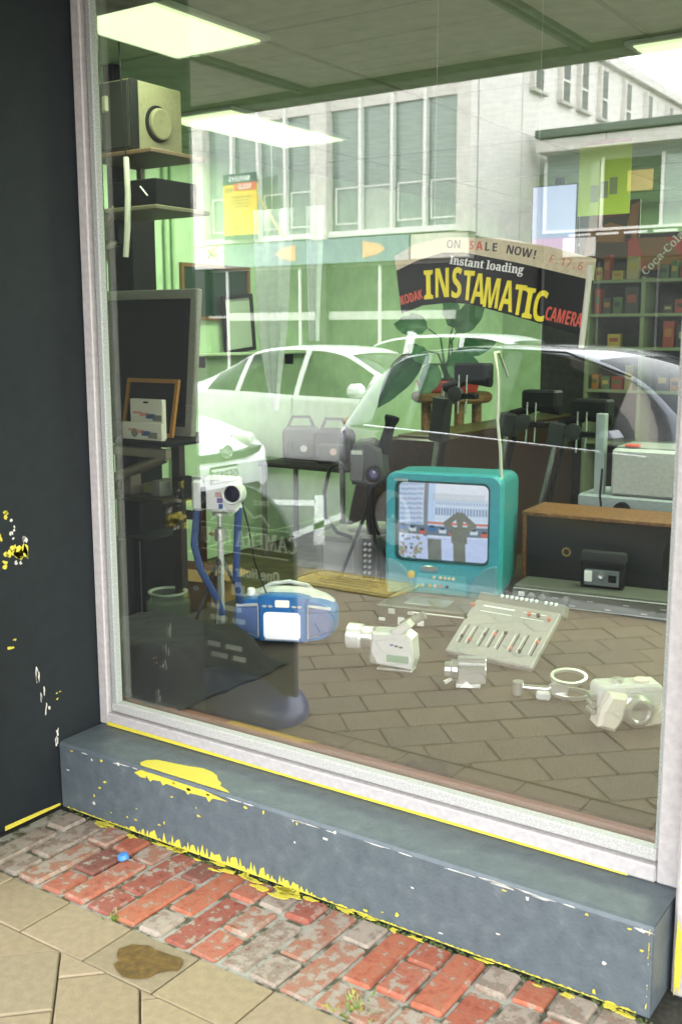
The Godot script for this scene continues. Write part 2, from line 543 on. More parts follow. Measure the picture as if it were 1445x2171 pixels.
func shop_front() -> void:
	var dark := mat("wall_paint", 0.0135, 0.0165, 0.0185, 0.6, "soft", 1.2, 0.15)
	dark.metallic_specular = 0.3
	var slate := patchy("sill_paint", [[0.0, 0.05, 0.061, 0.068], [0.3, 0.066, 0.08, 0.088], [0.6, 0.074, 0.089, 0.097], [0.8, 0.085, 0.1, 0.107], [1.0, 0.12, 0.13, 0.132]], 0.016, 1.5, 0.5)
	var white := mat("frame_paint", 0.40, 0.365, 0.35, 0.5, "soft", 3.0, 0.1)
	var alu := mat("bead_grey", 0.36, 0.37, 0.34, 0.45, "fine", 3.0)
	var yellow := mat("old_yellow_paint", 0.70, 0.58, 0.055, 0.6, "fine", 4.0)
	var pale := mat("chipped_paint", 0.50, 0.47, 0.42, 0.7)
	var pier := thing("pier", "dark slate painted wall pier beside the shop window with chipped paint", "wall", Vector3(-3.05, 0, 0.0))
	box(pier, "pier_face", dark, Vector3(0, 1.49, 0.205), Vector3(0.68, 2.98, 0.58), 0.006)
	# scratches through to white and yellow on the pier's inner face (the plane x = -2.71)
	var face := Basis(Vector3(0, 0, -1), Vector3(0, 1, 0), Vector3(1, 0, 0))
	for k in [[0.33, 0.92, 0.022, 0.05, yellow], [0.345, 0.90, 0.012, 0.025, yellow], [0.355, 0.865, 0.006, 0.012, pale], [0.38, 0.91, 0.012, 0.03, yellow], [0.36, 1.0, 0.006, 0.01, pale], [0.39, 1.03, 0.008, 0.014, yellow], [0.40, 0.89, 0.01, 0.016, yellow], [0.32, 0.95, 0.005, 0.02, pale], [0.42, 0.95, 0.008, 0.02, yellow], [0.375, 0.965, 0.005, 0.012, pale], [0.39, 0.62, 0.008, 0.008, yellow], [0.29, 0.50, 0.005, 0.05, pale], [0.285, 0.42, 0.004, 0.03, pale], [0.21, 0.40, 0.006, 0.006, yellow], [0.26, 0.36, 0.004, 0.024, pale], [0.235, 0.25, 0.006, 0.03, pale], [0.44, 1.33, 0.006, 0.006, pale], [0.46, 1.21, 0.005, 0.005, yellow]]:
		for j in 3:
			plate(pier, "paint_chip", k[4], blot(-k[0] + rng.randf_range(-0.015, 0.015), k[1] + rng.randf_range(-0.02, 0.02), k[2] * 1.6, k[3] * 0.9, 0.6, 9), 0.0, 0.0012, 0.0, Vector3(0.34, 0, 0), face)
	plate(pier, "paint_line", yellow, [Vector2(-0.46, 0.004), Vector2(-0.23, 0.004), Vector2(-0.23, 0.012), Vector2(-0.3, 0.016), Vector2(-0.46, 0.02)], 0.0, 0.0015, 0.0, Vector3(0.34, 0, 0), face)
	# sill
	var sill := thing("window_sill", "low slate painted ledge under the shop window with yellow paint showing through", "sill", Vector3(-1.69, 0, 0.03))
	var sb := MB.new()
	sb.prism(PackedVector2Array([Vector2(0, 0), Vector2(0.195, 0), Vector2(0.197, 0.222), Vector2(0.192, 0.232), Vector2(0.18, 0.2345), Vector2(0, 0.238)]), 0.0, 2.034, 0.003)
	put(sill, "ledge", sb.done(), slate, Vector3(1.018, 0, 0), Basis(Vector3(0, 0, 1), Vector3(0, 1, 0), Vector3(-1, 0, 0)))
	var front := Vector3(0, 0, 0.1975)
	# big yellow patch along the edge
	var patch := [Vector2(-0.66, 0.209), Vector2(-0.63, 0.225), Vector2(-0.36, 0.222), Vector2(-0.27, 0.211), Vector2(-0.33, 0.206), Vector2(-0.345, 0.19), Vector2(-0.355, 0.204), Vector2(-0.42, 0.2), Vector2(-0.43, 0.192), Vector2(-0.44, 0.202), Vector2(-0.52, 0.206), Vector2(-0.535, 0.196), Vector2(-0.545, 0.208), Vector2(-0.58, 0.204), Vector2(-0.59, 0.195), Vector2(-0.6, 0.205), Vector2(-0.63, 0.2)]
	plate(sill, "paint_patch", yellow, patch, 0.0, 0.0012, 0.0, front)
	plate(sill, "paint_patch", yellow, [Vector2(-0.64, -0.189), Vector2(-0.27, -0.189), Vector2(-0.29, -0.178), Vector2(-0.325, -0.168), Vector2(-0.335, -0.15), Vector2(-0.36, -0.138), Vector2(-0.38, -0.118), Vector2(-0.41, -0.105), Vector2(-0.455, -0.1), Vector2(-0.5, -0.112), Vector2(-0.56, -0.122), Vector2(-0.62, -0.13), Vector2(-0.65, -0.15), Vector2(-0.655, -0.175)], 0.0, 0.0014, 0.0, Vector3(0, 0.2385, 0), Basis(Vector3(1, 0, 0), Vector3(0, 0.0194, -1).normalized(), Vector3(0, 1, 0.0194).normalized()))
	# ragged yellow line along the foot of the ledge, chips on face and edge
	var foot := []
	for i in 330:
		var x := -0.99 + i * 0.006
		var tall := 0.003 + (0.034 * smoothstep(-0.8, -0.5, x) * (1.0 - smoothstep(-0.2, 0.15, x)) + 0.005) * pow(rng.randf(), 1.6)
		foot.append(Vector2(x, tall))
	var line := [Vector2(0.985, 0.002), Vector2(-0.99, 0.002)]
	line.append_array(foot)
	plate(sill, "paint_line", yellow, line, 0.0, 0.0012, 0.0, Vector3(0, 0, 0.1955))
	for i in 46:
		var x := rng.randf_range(-0.98, 1.0); var y := rng.randf_range(0.015, 0.2)
		if i < 20:
			y = rng.randf_range(0.205, 0.222)
		plate(sill, "paint_chip", yellow if rng.randf() < 0.7 else pale, blot(x, y, rng.randf_range(0.004, 0.016), rng.randf_range(0.003, 0.011), 0.5, 8), 0.0, 0.0012, 0.0, front)
	for i in 12:
		plate(sill, "paint_chip", yellow if i % 3 else pale, blot(rng.randf_range(-0.006, 0.004), rng.randf_range(0.01, 0.22), rng.randf_range(0.003, 0.01), rng.randf_range(0.004, 0.02), 0.5, 8), 0.0, 0.0012, 0.0, Vector3(1.008, 0, 0.194), Basis(Vector3(0, 0, -1), Vector3(0, 1, 0), Vector3(1, 0, 0)))
	# worn top edge
	for i in 26:
		plate(sill, "paint_chip", pale, blot(rng.randf_range(-0.98, 1.0), rng.randf_range(0.218, 0.224), rng.randf_range(0.02, 0.09), 0.0025, 0.4, 10), 0.0, 0.001, 0.0, front)
	# frame and pane
	var win := thing("shop_window", "large shop window pane in a white painted frame mirroring the street", "window", Vector3(-1.69, 0, 0))
	var L := -1.02; var R := 0.96
	box(win, "stile", white, Vector3(L + 0.021, 1.49, 0.005), Vector3(0.042, 2.5, 0.062), 0.004)
	box(win, "stile", white, Vector3(R + 0.033, 1.49, 0.005), Vector3(0.066, 2.5, 0.062), 0.004)
	box(win, "rail", white, Vector3(-0.009, 0.262, 0.006), Vector3(1.936, 0.045, 0.066), 0.005)
	plate(win, "paint_line", yellow, [Vector2(-0.97, 0.0), Vector2(0.9, 0.0), Vector2(0.9, 0.004), Vector2(0.3, 0.009), Vector2(-0.2, 0.007), Vector2(-0.6, 0.012), Vector2(-0.97, 0.013)], 0.0, 0.001, 0.0, Vector3(-0.01, 0.2405, 0.0392))
	box(win, "bead", alu, Vector3(L + 0.061, 1.51, 0.006), Vector3(0.026, 2.44, 0.03), 0.004)
	box(win, "bead", alu, Vector3(R - 0.008, 1.51, 0.002), Vector3(0.012, 2.44, 0.022), 0.002)
	box(win, "bead", mat("bead_low", 0.45, 0.43, 0.40, 0.5, "fine", 3.0), Vector3(-0.009, 0.304, 0.004), Vector3(1.93, 0.034, 0.036), 0.004)
	box(win, "rail", white, Vector3(-0.009, 2.70, 0.005), Vector3(1.936, 0.08, 0.062), 0.004)
	var glass := StandardMaterial3D.new()
	glass.resource_name = "window_glass"
	glass.transparency = BaseMaterial3D.TRANSPARENCY_ALPHA
	glass.albedo_color = Color(0.9, 0.93, 0.9, 0.001)
	glass.roughness = 0.0
	glass.metallic = 0.0
	box(win, "pane", glass, Vector3(-0.008, 1.49, -0.012), Vector3(1.94, 2.36, 0.006), 0.0)
	# mirroring layer added behind the pane to strengthen the street's reflection
	var film := StandardMaterial3D.new()
	film.resource_name = "added_mirror_layer"
	var tone := Image.create(4, 4, false, Image.FORMAT_RGB8)
	tone.fill(Color(1, 1, 1))
	film.albedo_texture = ImageTexture.create_from_image(tone)
	film.transparency = BaseMaterial3D.TRANSPARENCY_ALPHA
	film.albedo_color = Color(0.97, 0.96, 0.94, 0.2)
	film.metallic = 1.0
	film.roughness = 0.0
	var fb := MB.new()
	fb.quad(Vector3(-0.97, 0.31, 0), Vector3(0.955, 0.31, 0), Vector3(0.955, 2.67, 0), Vector3(-0.97, 2.67, 0))
	put(win, "added_mirror_layer", fb.done(), film, Vector3(0, 0, -0.0165))
	# post at the right
	var post := thing("post", "white painted post at the end of the window with yellow paint near its foot", "post", Vector3(-0.46, 0, 0.0))
	box(post, "shaft", white, Vector3(0, 1.49, 0.0), Vector3(0.40, 2.98, 0.22), 0.008)
	for k in [[-0.225, 0.10, 0.016, 0.2], [-0.208, 0.17, 0.012, 0.24], [-0.212, 0.31, 0.026, 0.04], [-0.2, 0.05, 0.02, 0.09], [-0.185, 0.24, 0.014, 0.12]]:
		plate(post, "paint_patch", yellow, blot(k[0] + 0.04, k[1], k[2], k[3], 0.3, 14), 0.0, 0.0012, 0.0, Vector3(0, 0, 0.1102))
	for k in [[-0.05, 0.28, 0.06, 0.05], [-0.06, 0.1, 0.04, 0.12]]:
		plate(post, "paint_patch", yellow, blot(k[0], k[1], k[2], k[3], 0.3, 14), 0.0, 0.0012, 0.0, Vector3(-0.2002, 0, 0), Basis(Vector3(0, 0, 1), Vector3(0, 1, 0), Vector3(-1, 0, 0)))
	# wall above and beside the window, upper storey, canopy
	var render := mat("facade_render", 0.42, 0.40, 0.36, 0.85, "blotch", 0.6, 0.3)
	var wall := thing("shop_building", "rendered upper wall of the shop above its canopy", "building", Vector3(-3, 0, -0.25))
	box(wall, "wall", render, Vector3(-6.2, 1.49, 0.05), Vector3(5.6, 2.98, 0.3), 0.0)
	box(wall, "wall", render, Vector3(5.3, 1.49, 0.05), Vector3(5.1, 2.98, 0.3), 0.0)
	box(wall, "wall", render, Vector3(1.175, 2.84, 0.05), Vector3(3.15, 0.28, 0.2), 0.0)
	box(wall, "wall", render, Vector3(-1.89, 1.49, 0.05), Vector3(3.02, 2.98, 0.2), 0.0)
	box(wall, "wall", render, Vector3(0, 5.8, 0.0), Vector3(17, 5.2, 0.3), 0.0)
	box(wall, "parapet", render, Vector3(0, 8.5, 0.1), Vector3(17.1, 0.3, 0.6), 0.02)
	for i in 7:
		var w := box(wall, "window", mat("upper_glass", 0.05, 0.06, 0.06, 0.08), Vector3(-6.6 + i * 2.2, 5.7, 0.16), Vector3(1.2, 1.7, 0.05), 0.0)
		box(w, "frame", white, Vector3(0, 0, 0.02), Vector3(0.06, 1.7, 0.06), 0.004)
		box(w, "sill", white, Vector3(0, -0.9, 0.05), Vector3(1.4, 0.08, 0.14), 0.004)
	var can := thing("canopy", "pale boarded street canopy over the footpath", "canopy", Vector3(-3, 3.0, 0))
	var board := mat("soffit", 0.72, 0.70, 0.62, 0.8, "soft", 0.8)
	var beam := mat("canopy_beam", 0.16, 0.16, 0.13, 0.7, "soft", 0.8)
	for i in 11:
		var x := -8.6 + i * 1.72
		for k in 16:
			box(can, "soffit_board", board, Vector3(x, 0.02 + 0.0007 * (k % 3), 0.12 + k * 0.1705), Vector3(1.64, 0.02, 0.1675), 0.003)
		box(can, "batten", beam, Vector3(x + 0.835, 0.0, 1.4), Vector3(0.03, 0.03, 2.74), 0.003)
		box(can, "batten", beam, Vector3(x + 0.885, 0.004, 1.4), Vector3(0.02, 0.03, 2.74), 0.003)
	box(can, "roof_sheet", mat("canopy_roof", 0.3, 0.3, 0.3, 0.6), Vector3(0, 0.2, 1.48), Vector3(19.2, 0.2, 2.9), 0.0)
	box(can, "edge_beam", beam, Vector3(0, 0.03, 2.83), Vector3(19.2, 0.13, 0.13), 0.004)
	box(can, "fascia", mat("fascia", 0.36, 0.35, 0.32, 0.6), Vector3(0, 0.16, 2.92), Vector3(19.2, 0.4, 0.03), 0.004)

func interior() -> void:
	var green := mat("green_wall", 0.47, 0.63, 0.41, 0.8, "soft", 0.5)
	var ceil_m := mat("ceiling_board", 0.36, 0.44, 0.33, 0.9, "soft", 0.7)
	setting("interior_floor", bx(Vector3(8.5, 0.1, 7.6), 0.0), mat("olive_floor", 0.11, 0.085, 0.035, 0.6, "blotch", 1.0), Vector3(-0.85, -0.052, -4.0))
	setting("interior_wall_left", bx(Vector3(0.2, 3.0, 7.6), 0.0), green, Vector3(-5.05, 1.4, -4.05))
	setting("interior_wall_back", bx(Vector3(8.4, 3.0, 0.2), 0.0), green, Vector3(-0.75, 1.4, -7.9))
	setting("interior_wall_right", bx(Vector3(0.2, 3.0, 7.6), 0.0), green, Vector3(3.4, 1.4, -4.05))
	setting("interior_ceiling", bx(Vector3(8.4, 0.1, 7.5), 0.0), ceil_m, Vector3(-0.75, 2.852, -4.05))
	var trim := mat("wall_trim", 0.30, 0.45, 0.25, 0.7)
	var pipe := thing("wall_conduit", "pair of thin green painted pipes running up the green wall", "pipe", Vector3(-4.93, 0, -2.72))
	for k in [0.0, 0.07]:
		rod(pipe, "pipe", trim, [Vector3(0, 0.02, -k), Vector3(0, 2.78, -k)], [0.014], 8)
	var skirt := thing("skirting_board", "pale green skirting board along the foot of the green wall", "skirting", Vector3(-4.94, 0, -4.0))
	box(skirt, "board", mat("skirting", 0.45, 0.62, 0.38, 0.6), Vector3(0, 0.05, 0), Vector3(0.02, 0.09, 7.0), 0.004)
	var bar := mat("ceiling_bar", 0.22, 0.27, 0.2, 0.8)
	var grid := thing("ceiling_grid", "thin bars between the ceiling boards of the shop", "ceiling grid", Vector3(-0.75, 2.799, -4.0))
	for i in 6:
		box(grid, "bar", bar, Vector3(-3.5 + i * 1.35, 0, 0), Vector3(0.02, 0.006, 7.3), 0.0)
	for i in 5:
		box(grid, "bar", bar, Vector3(0, 0.003, -2.9 + i * 1.45), Vector3(8.2, 0.006, 0.02), 0.0)
	var spots := [[-3.09, -0.58, "nearest to the pier"], [-4.09, -2.66, "over the middle of the green wall"], [-1.4, -2.62, "at the right above the hanging sign"], [1.6, -1.5, "added out of view in the right half of the shop, nearer to the window"], [1.6, -3.6, "added out of view in the right half of the shop, deeper inside"], [0.3, -5.6, "added out of view far back in the right half of the shop"], [-2.05, -6.8, "added out of view at the very back of the shop behind the shelves"]]  # last four panels are added out of view to brighten the green wall
	for s in spots:
		var t := thing("ceiling_or_fill_light", "flat glowing ceiling light panel " + s[2], "ceiling light", Vector3(s[0], 2.79, s[1]), 0.0, "ceiling light panels in the shop")
		box(t, "frame", mat("light_frame", 0.5, 0.55, 0.5, 0.5), Vector3(0, 0.0, 0), Vector3(0.52, 0.016, 1.14), 0.0)
		box(t, "diffuser", shine("panel_light", 0.80, 1.0, 0.52, 0.62), Vector3(0, -0.011, 0), Vector3(0.46, 0.006, 1.08), 0.0)
		var a := AreaLight3D.new()
		a.name = "panel_glow"
		a.area_size = Vector2(0.46, 1.08)
		a.light_color = Color(0.90, 1.0, 0.83)
		a.light_energy = [1.9, 2.6, 4.4, 7.0, 9.0, 9.0, 8.0][spots.find(s)]
		a.shadow_enabled = true
		t.add_child(a)
		a.position = Vector3(0, -0.02, 0)
		a.rotation_degrees = Vector3(-90, 0, 0)

# ---------------------------------------------------------------- across the street
func facing_buildings() -> void:
	var white := mat("facade_white", 0.74, 0.70, 0.65, 0.8, "soft", 0.4)
	var frame := mat("mullion_white", 0.74, 0.73, 0.70, 0.5)
	var pane := mat("office_glass", 0.24, 0.285, 0.27, 0.05)
	var dim := dull("shop_glass", 0.03, 0.033, 0.032, 0.06)
	var out := Basis(Vector3(-1, 0, 0), Vector3(0, 1, 0), Vector3(0, 0, -1))  # things that face the shop: their own +z points to -z
	# office block with tall first floor windows
	var a := thing("office_building", "pale office block with tall white framed first floor windows across the street", "building", Vector3(-10.1, 0, 17.0), 180.0)
	# in its own axes the front is z = 0, x runs to the left of the block as the shop sees it from across the road
	box(a, "wall", white, Vector3(7.5, 4.05, -14.2), Vector3(15.0, 8.1, 28.0), 0.0)
	box(a, "parapet", white, Vector3(7.5, 8.2, -14.0), Vector3(15.3, 0.25, 28.6), 0.02)
	box(a, "roof_band", white, Vector3(7.5, 7.35, -0.1), Vector3(15.0, 1.3, 0.24), 0.01)
	box(a, "spandrel", white, Vector3(7.5, 6.48, -0.12), Vector3(14.9, 0.45, 0.16), 0.01)
	for i in 5:
		box(a, "column", white, Vector3([0.155, 3.68, 7.22, 10.9, 14.7][i], 5.83, 0.0), Vector3([0.31, 0.43, 0.5, 0.45, 0.5][i], 4.5, 0.3), 0.01)
	var edges := [[0.31, 3.46], [3.9, 6.97], [7.47, 10.67], [11.13, 14.45]]
	for e in edges:
		var w: float = (e[1] - e[0]) / 4.0
		box(a, "window_sill", frame, Vector3((e[0] + e[1]) / 2, 3.68, 0.0), Vector3(e[1] - e[0], 0.12, 0.18), 0.01)
		for k in 4:
			var x: float = e[0] + w * (k + 0.5)
			var p := box(a, "window", pane, Vector3(x, 5.0, -0.12), Vector3(w - 0.03, 2.55, 0.04), 0.0)
			p.rotation_degrees = Vector3(rng.randf_range(-0.5, 0.5), rng.randf_range(-0.5, 0.5), 0)
			if k < 3:
				box(a, "mullion", frame, Vector3(e[0] + w * (k + 1), 5.1, -0.02), Vector3(0.075, 2.75, 0.14), 0.008)
			if (k + int(e[0])) % 3 != 2:
				var r := MB.new()
				r.ring(rrect(w - 0.16, 0.78, 0.01, Vector2.ZERO, 1), rrect(w - 0.23, 0.71, 0.01, Vector2.ZERO, 1), 0.0, 0.03)
				put(p, "sash", r.done(), frame, Vector3(0, -0.72, 0.02))
			else:
				box(p, "transom", frame, Vector3(0, -0.35, 0.03), Vector3(w - 0.03, 0.035, 0.03), 0.004)
				box(p, "blind", mat("blind", 0.45, 0.47, 0.44, 0.8), Vector3(0, -0.83, 0.022), Vector3(w - 0.1, 0.85, 0.01), 0.0)
	var plinth := mat("dark_cladding", 0.035, 0.034, 0.032, 0.6)
	for i in 5:
		box(a, "ground_floor_pier", plinth, Vector3([0.155, 3.68, 7.22, 10.9, 14.7][i], 1.53, -0.02), Vector3([0.31, 0.3, 0.35, 0.35, 0.5][i], 3.05, 0.2), 0.01)
	box(a, "end_wall_cladding", plinth, Vector3(-0.02, 1.75, -7.1), Vector3(0.04, 3.5, 14.0), 0.004)
	# ground floor: fascia panels over dark shop windows
	box(a, "fascia_panel", mat("fascia_white", 0.68, 0.67, 0.64, 0.6), Vector3(7.0, 3.33, 0.05), Vector3(1.2, 0.52, 0.12), 0.01)
	var blue := box(a, "fascia_panel", mat("fascia_blue", 0.21, 0.28, 0.32, 0.6), Vector3(3.9, 3.33, 0.05), Vector3(4.96, 0.52, 0.12), 0.01)
	var tri := mat("sign_orange", 0.75, 0.44, 0.24, 0.6)
	plate(blue, "arrow_mark", tri, [Vector2(-0.3, -0.18), Vector2(0.1, -0.11), Vector2(0.28, 0), Vector2(0.1, 0.11), Vector2(-0.3, 0.18)], 0.0, 0.012, 0.0, Vector3(0.72, 0, 0.06))
	plate(blue, "arrow_mark", tri, [Vector2(0.3, -0.18), Vector2(-0.1, -0.11), Vector2(-0.28, 0), Vector2(-0.1, 0.11), Vector2(0.3, 0.18)], 0.0, 0.012, 0.0, Vector3(-1.65, 0, 0.06))
	var red := mat("sign_red", 0.5, 0.08, 0.05, 0.6)
	for k in 9:
		plate(a, "flower_mark", red if k % 3 else mat("sign_leaf", 0.12, 0.2, 0.1, 0.6), blot(6.62 + 0.09 * (k % 4), 3.28 + 0.07 * (k % 3) + 0.02 * k, 0.09, 0.06, 0.5, 10), 0.0, 0.01, 0.0, Vector3(0, 0, 0.112))
	box(a, "fascia_panel", mat("fascia_cream", 0.6, 0.56, 0.48, 0.6), Vector3(0.72, 3.33, 0.05), Vector3(1.3, 0.5, 0.11), 0.01)
	box(a, "fascia_panel", mat("fascia_grey", 0.3, 0.31, 0.31, 0.6), Vector3(11.3, 3.33, 0.05), Vector3(7.2, 0.5, 0.11), 0.01)
	for k in 7:
		var w := box(a, "shop_window", dim, Vector3(1.15 + k * 2.12, 1.55, -0.1), Vector3(2.06, 2.9, 0.05), 0.0)
		box(w, "transom", mat("transom_white", 0.5, 0.5, 0.47, 0.6), Vector3(0, 0.4, 0.05), Vector3(2.06, 0.18 if k < 3 else 0.05, 0.05), 0.004)
		box(w, "mullion", frame, Vector3(1.06, 0, 0.04), Vector3(0.06, 2.9, 0.07), 0.004)
		box(w, "stall_riser", mat("riser", 0.14, 0.14, 0.14, 0.7), Vector3(0, -1.25, 0.06), Vector3(2.06, 0.4, 0.08), 0.004)
	# windows in the block's end wall, towards the lower shop
	for k in 7:
		var z: float = [2.9, 4.4, 5.5, 6.8, 8.5, 10.2, 12.0][k]
		var w := box(a, "window", dim, Vector3(-0.005, 7.35, -z), Vector3(0.04, 1.15, 0.62), 0.0)
		box(w, "frame", white, Vector3(-0.02, -0.1, 0.0), Vector3(0.04, 0.05, 0.62), 0.004)
		box(w, "sill", mat("stone_sill", 0.4, 0.38, 0.34, 0.8), Vector3(-0.05, -0.62, 0), Vector3(0.14, 0.07, 0.78), 0.006)
		box(w, "reveal", white, Vector3(-0.05, 0.0, 0.34), Vector3(0.14, 1.2, 0.06), 0.006)
	for k in 3:
		box(a, "wall_joint", mat("joint_grey", 0.42, 0.40, 0.37, 0.9), Vector3(-0.002, 4.05, -2.2 - k * 4.4), Vector3(0.01, 8.0, 0.03), 0.0)
	# estate agent's board on the first floor
	var s := thing("estate_agent_board", "tall yellow real estate board with a red SOLD strip fixed to the office windows", "sign", Vector3(-15.85, 4.42, 16.72), 180.0)
	box(s, "board", mat("board_yellow", 0.72, 0.47, 0.02, 0.6), Vector3(0, -0.08, 0), Vector3(0.98, 1.12, 0.03), 0.004)
	box(s, "header", mat("board_blue", 0.03, 0.06, 0.09, 0.6), Vector3(0.0, 0.6, 0), Vector3(0.98, 0.23, 0.03), 0.004)
	box(s, "footer", mat("board_blue", 0.03, 0.06, 0.09, 0.6), Vector3(0.0, -0.69, 0), Vector3(0.98, 0.09, 0.03), 0.004)
	box(s, "sold_strip", mat("board_red", 0.62, 0.06, 0.03, 0.6), Vector3(-0.16, 0.42, 0.018), Vector3(0.64, 0.17, 0.008), 0.0)
	var wt := mat("letter_white", 0.8, 0.8, 0.78, 0.6)
	lettering(s, "lettering", wt, "BAYLEYS", 0.11, Vector3(0.0, 0.6, 0.02))
	lettering(s, "lettering", wt, "SOLD", 0.11, Vector3(-0.16, 0.42, 0.026))
	var ink := mat("letter_dark", 0.03, 0.03, 0.03, 0.6)
	lettering(s, "lettering", ink, "916", 0.1, Vector3(0.32, 0.36, 0.02), Basis(), 0.002, "Droid Sans", 400)
	for k in 7:
		box(s, "print_line", mat("print_brown", 0.25, 0.17, 0.02, 0.7), Vector3(0.03 * (k % 3) - 0.02, [0.2, 0.13, 0.06, -0.01, -0.34, -0.46, -0.52][k], 0.0165), Vector3([0.66, 0.56, 0.6, 0.42, 0.32, 0.24, 0.4][k], 0.02, 0.002), 0.0)
	rod(s, "brace", mat("timber_pale", 0.55, 0.42, 0.2, 0.7), [Vector3(-0.5, 0.2, -0.02), Vector3(-1.1, -0.72, -0.14)], [0.03], 6)
	# lower shop set back beside the office block
	var b := thing("low_shop_building", "low shop with a white fascia and gutter set back beside the office block", "building", Vector3(-10.0, 0, 20.0), 180.0)
	box(b, "wall", mat("shop_wall", 0.40, 0.42, 0.42, 0.8, "soft", 0.5), Vector3(-6.2, 2.8, -3.1), Vector3(12.2, 5.6, 6.0), 0.0)
	box(b, "fascia", white, Vector3(-6.2, 5.52, 0.25), Vector3(12.2, 0.26, 0.5), 0.01)
	box(b, "gutter", mat("gutter_dark", 0.08, 0.10, 0.09, 0.5), Vector3(-6.2, 5.76, 0.3), Vector3(12.2, 0.17, 0.6), 0.02)
	for k in 9:
		var x := -0.75 - k * 1.3
		var w := box(b, "window", pane if k % 4 != 1 else dim, Vector3(x, 4.5, -0.06), Vector3(1.2, 1.4, 0.04), 0.0)
		box(w, "mullion", frame, Vector3(0.63, 0, 0.03), Vector3(0.07, 1.5, 0.08), 0.004)
		box(w, "sill", frame, Vector3(0, -0.74, 0.05), Vector3(1.3, 0.06, 0.12), 0.004)
		var g := box(b, "shop_window", dim, Vector3(x, 1.75, -0.06), Vector3(1.24, 2.7, 0.04), 0.0)
		box(g, "mullion", mat("dark_mullion", 0.1, 0.1, 0.1, 0.5), Vector3(0.63, 0, 0.03), Vector3(0.05, 2.7, 0.07), 0.004)
	box(b, "sunblind", mat("tan_blind", 0.5, 0.34, 0.14, 0.8), Vector3(-2.25, 4.72, 0.0), Vector3(0.55, 0.42, 0.03), 0.004)
	box(b, "sign_band", mat("sign_black", 0.02, 0.02, 0.02, 0.5), Vector3(-6.2, 3.42, 0.06), Vector3(12.0, 0.55, 0.1), 0.01)
	box(b, "sign_panel", mat("fascia_white", 0.68, 0.67, 0.64, 0.6), Vector3(0.9 - 1.9, 3.4, 0.12), Vector3(0.75, 0.4, 0.03), 0.004)
	for k in 4:
		box(b, "print_line", wt, Vector3(-1.0 - k * 0.62, 3.66, 0.115), Vector3(0.5, 0.05, 0.01), 0.0)

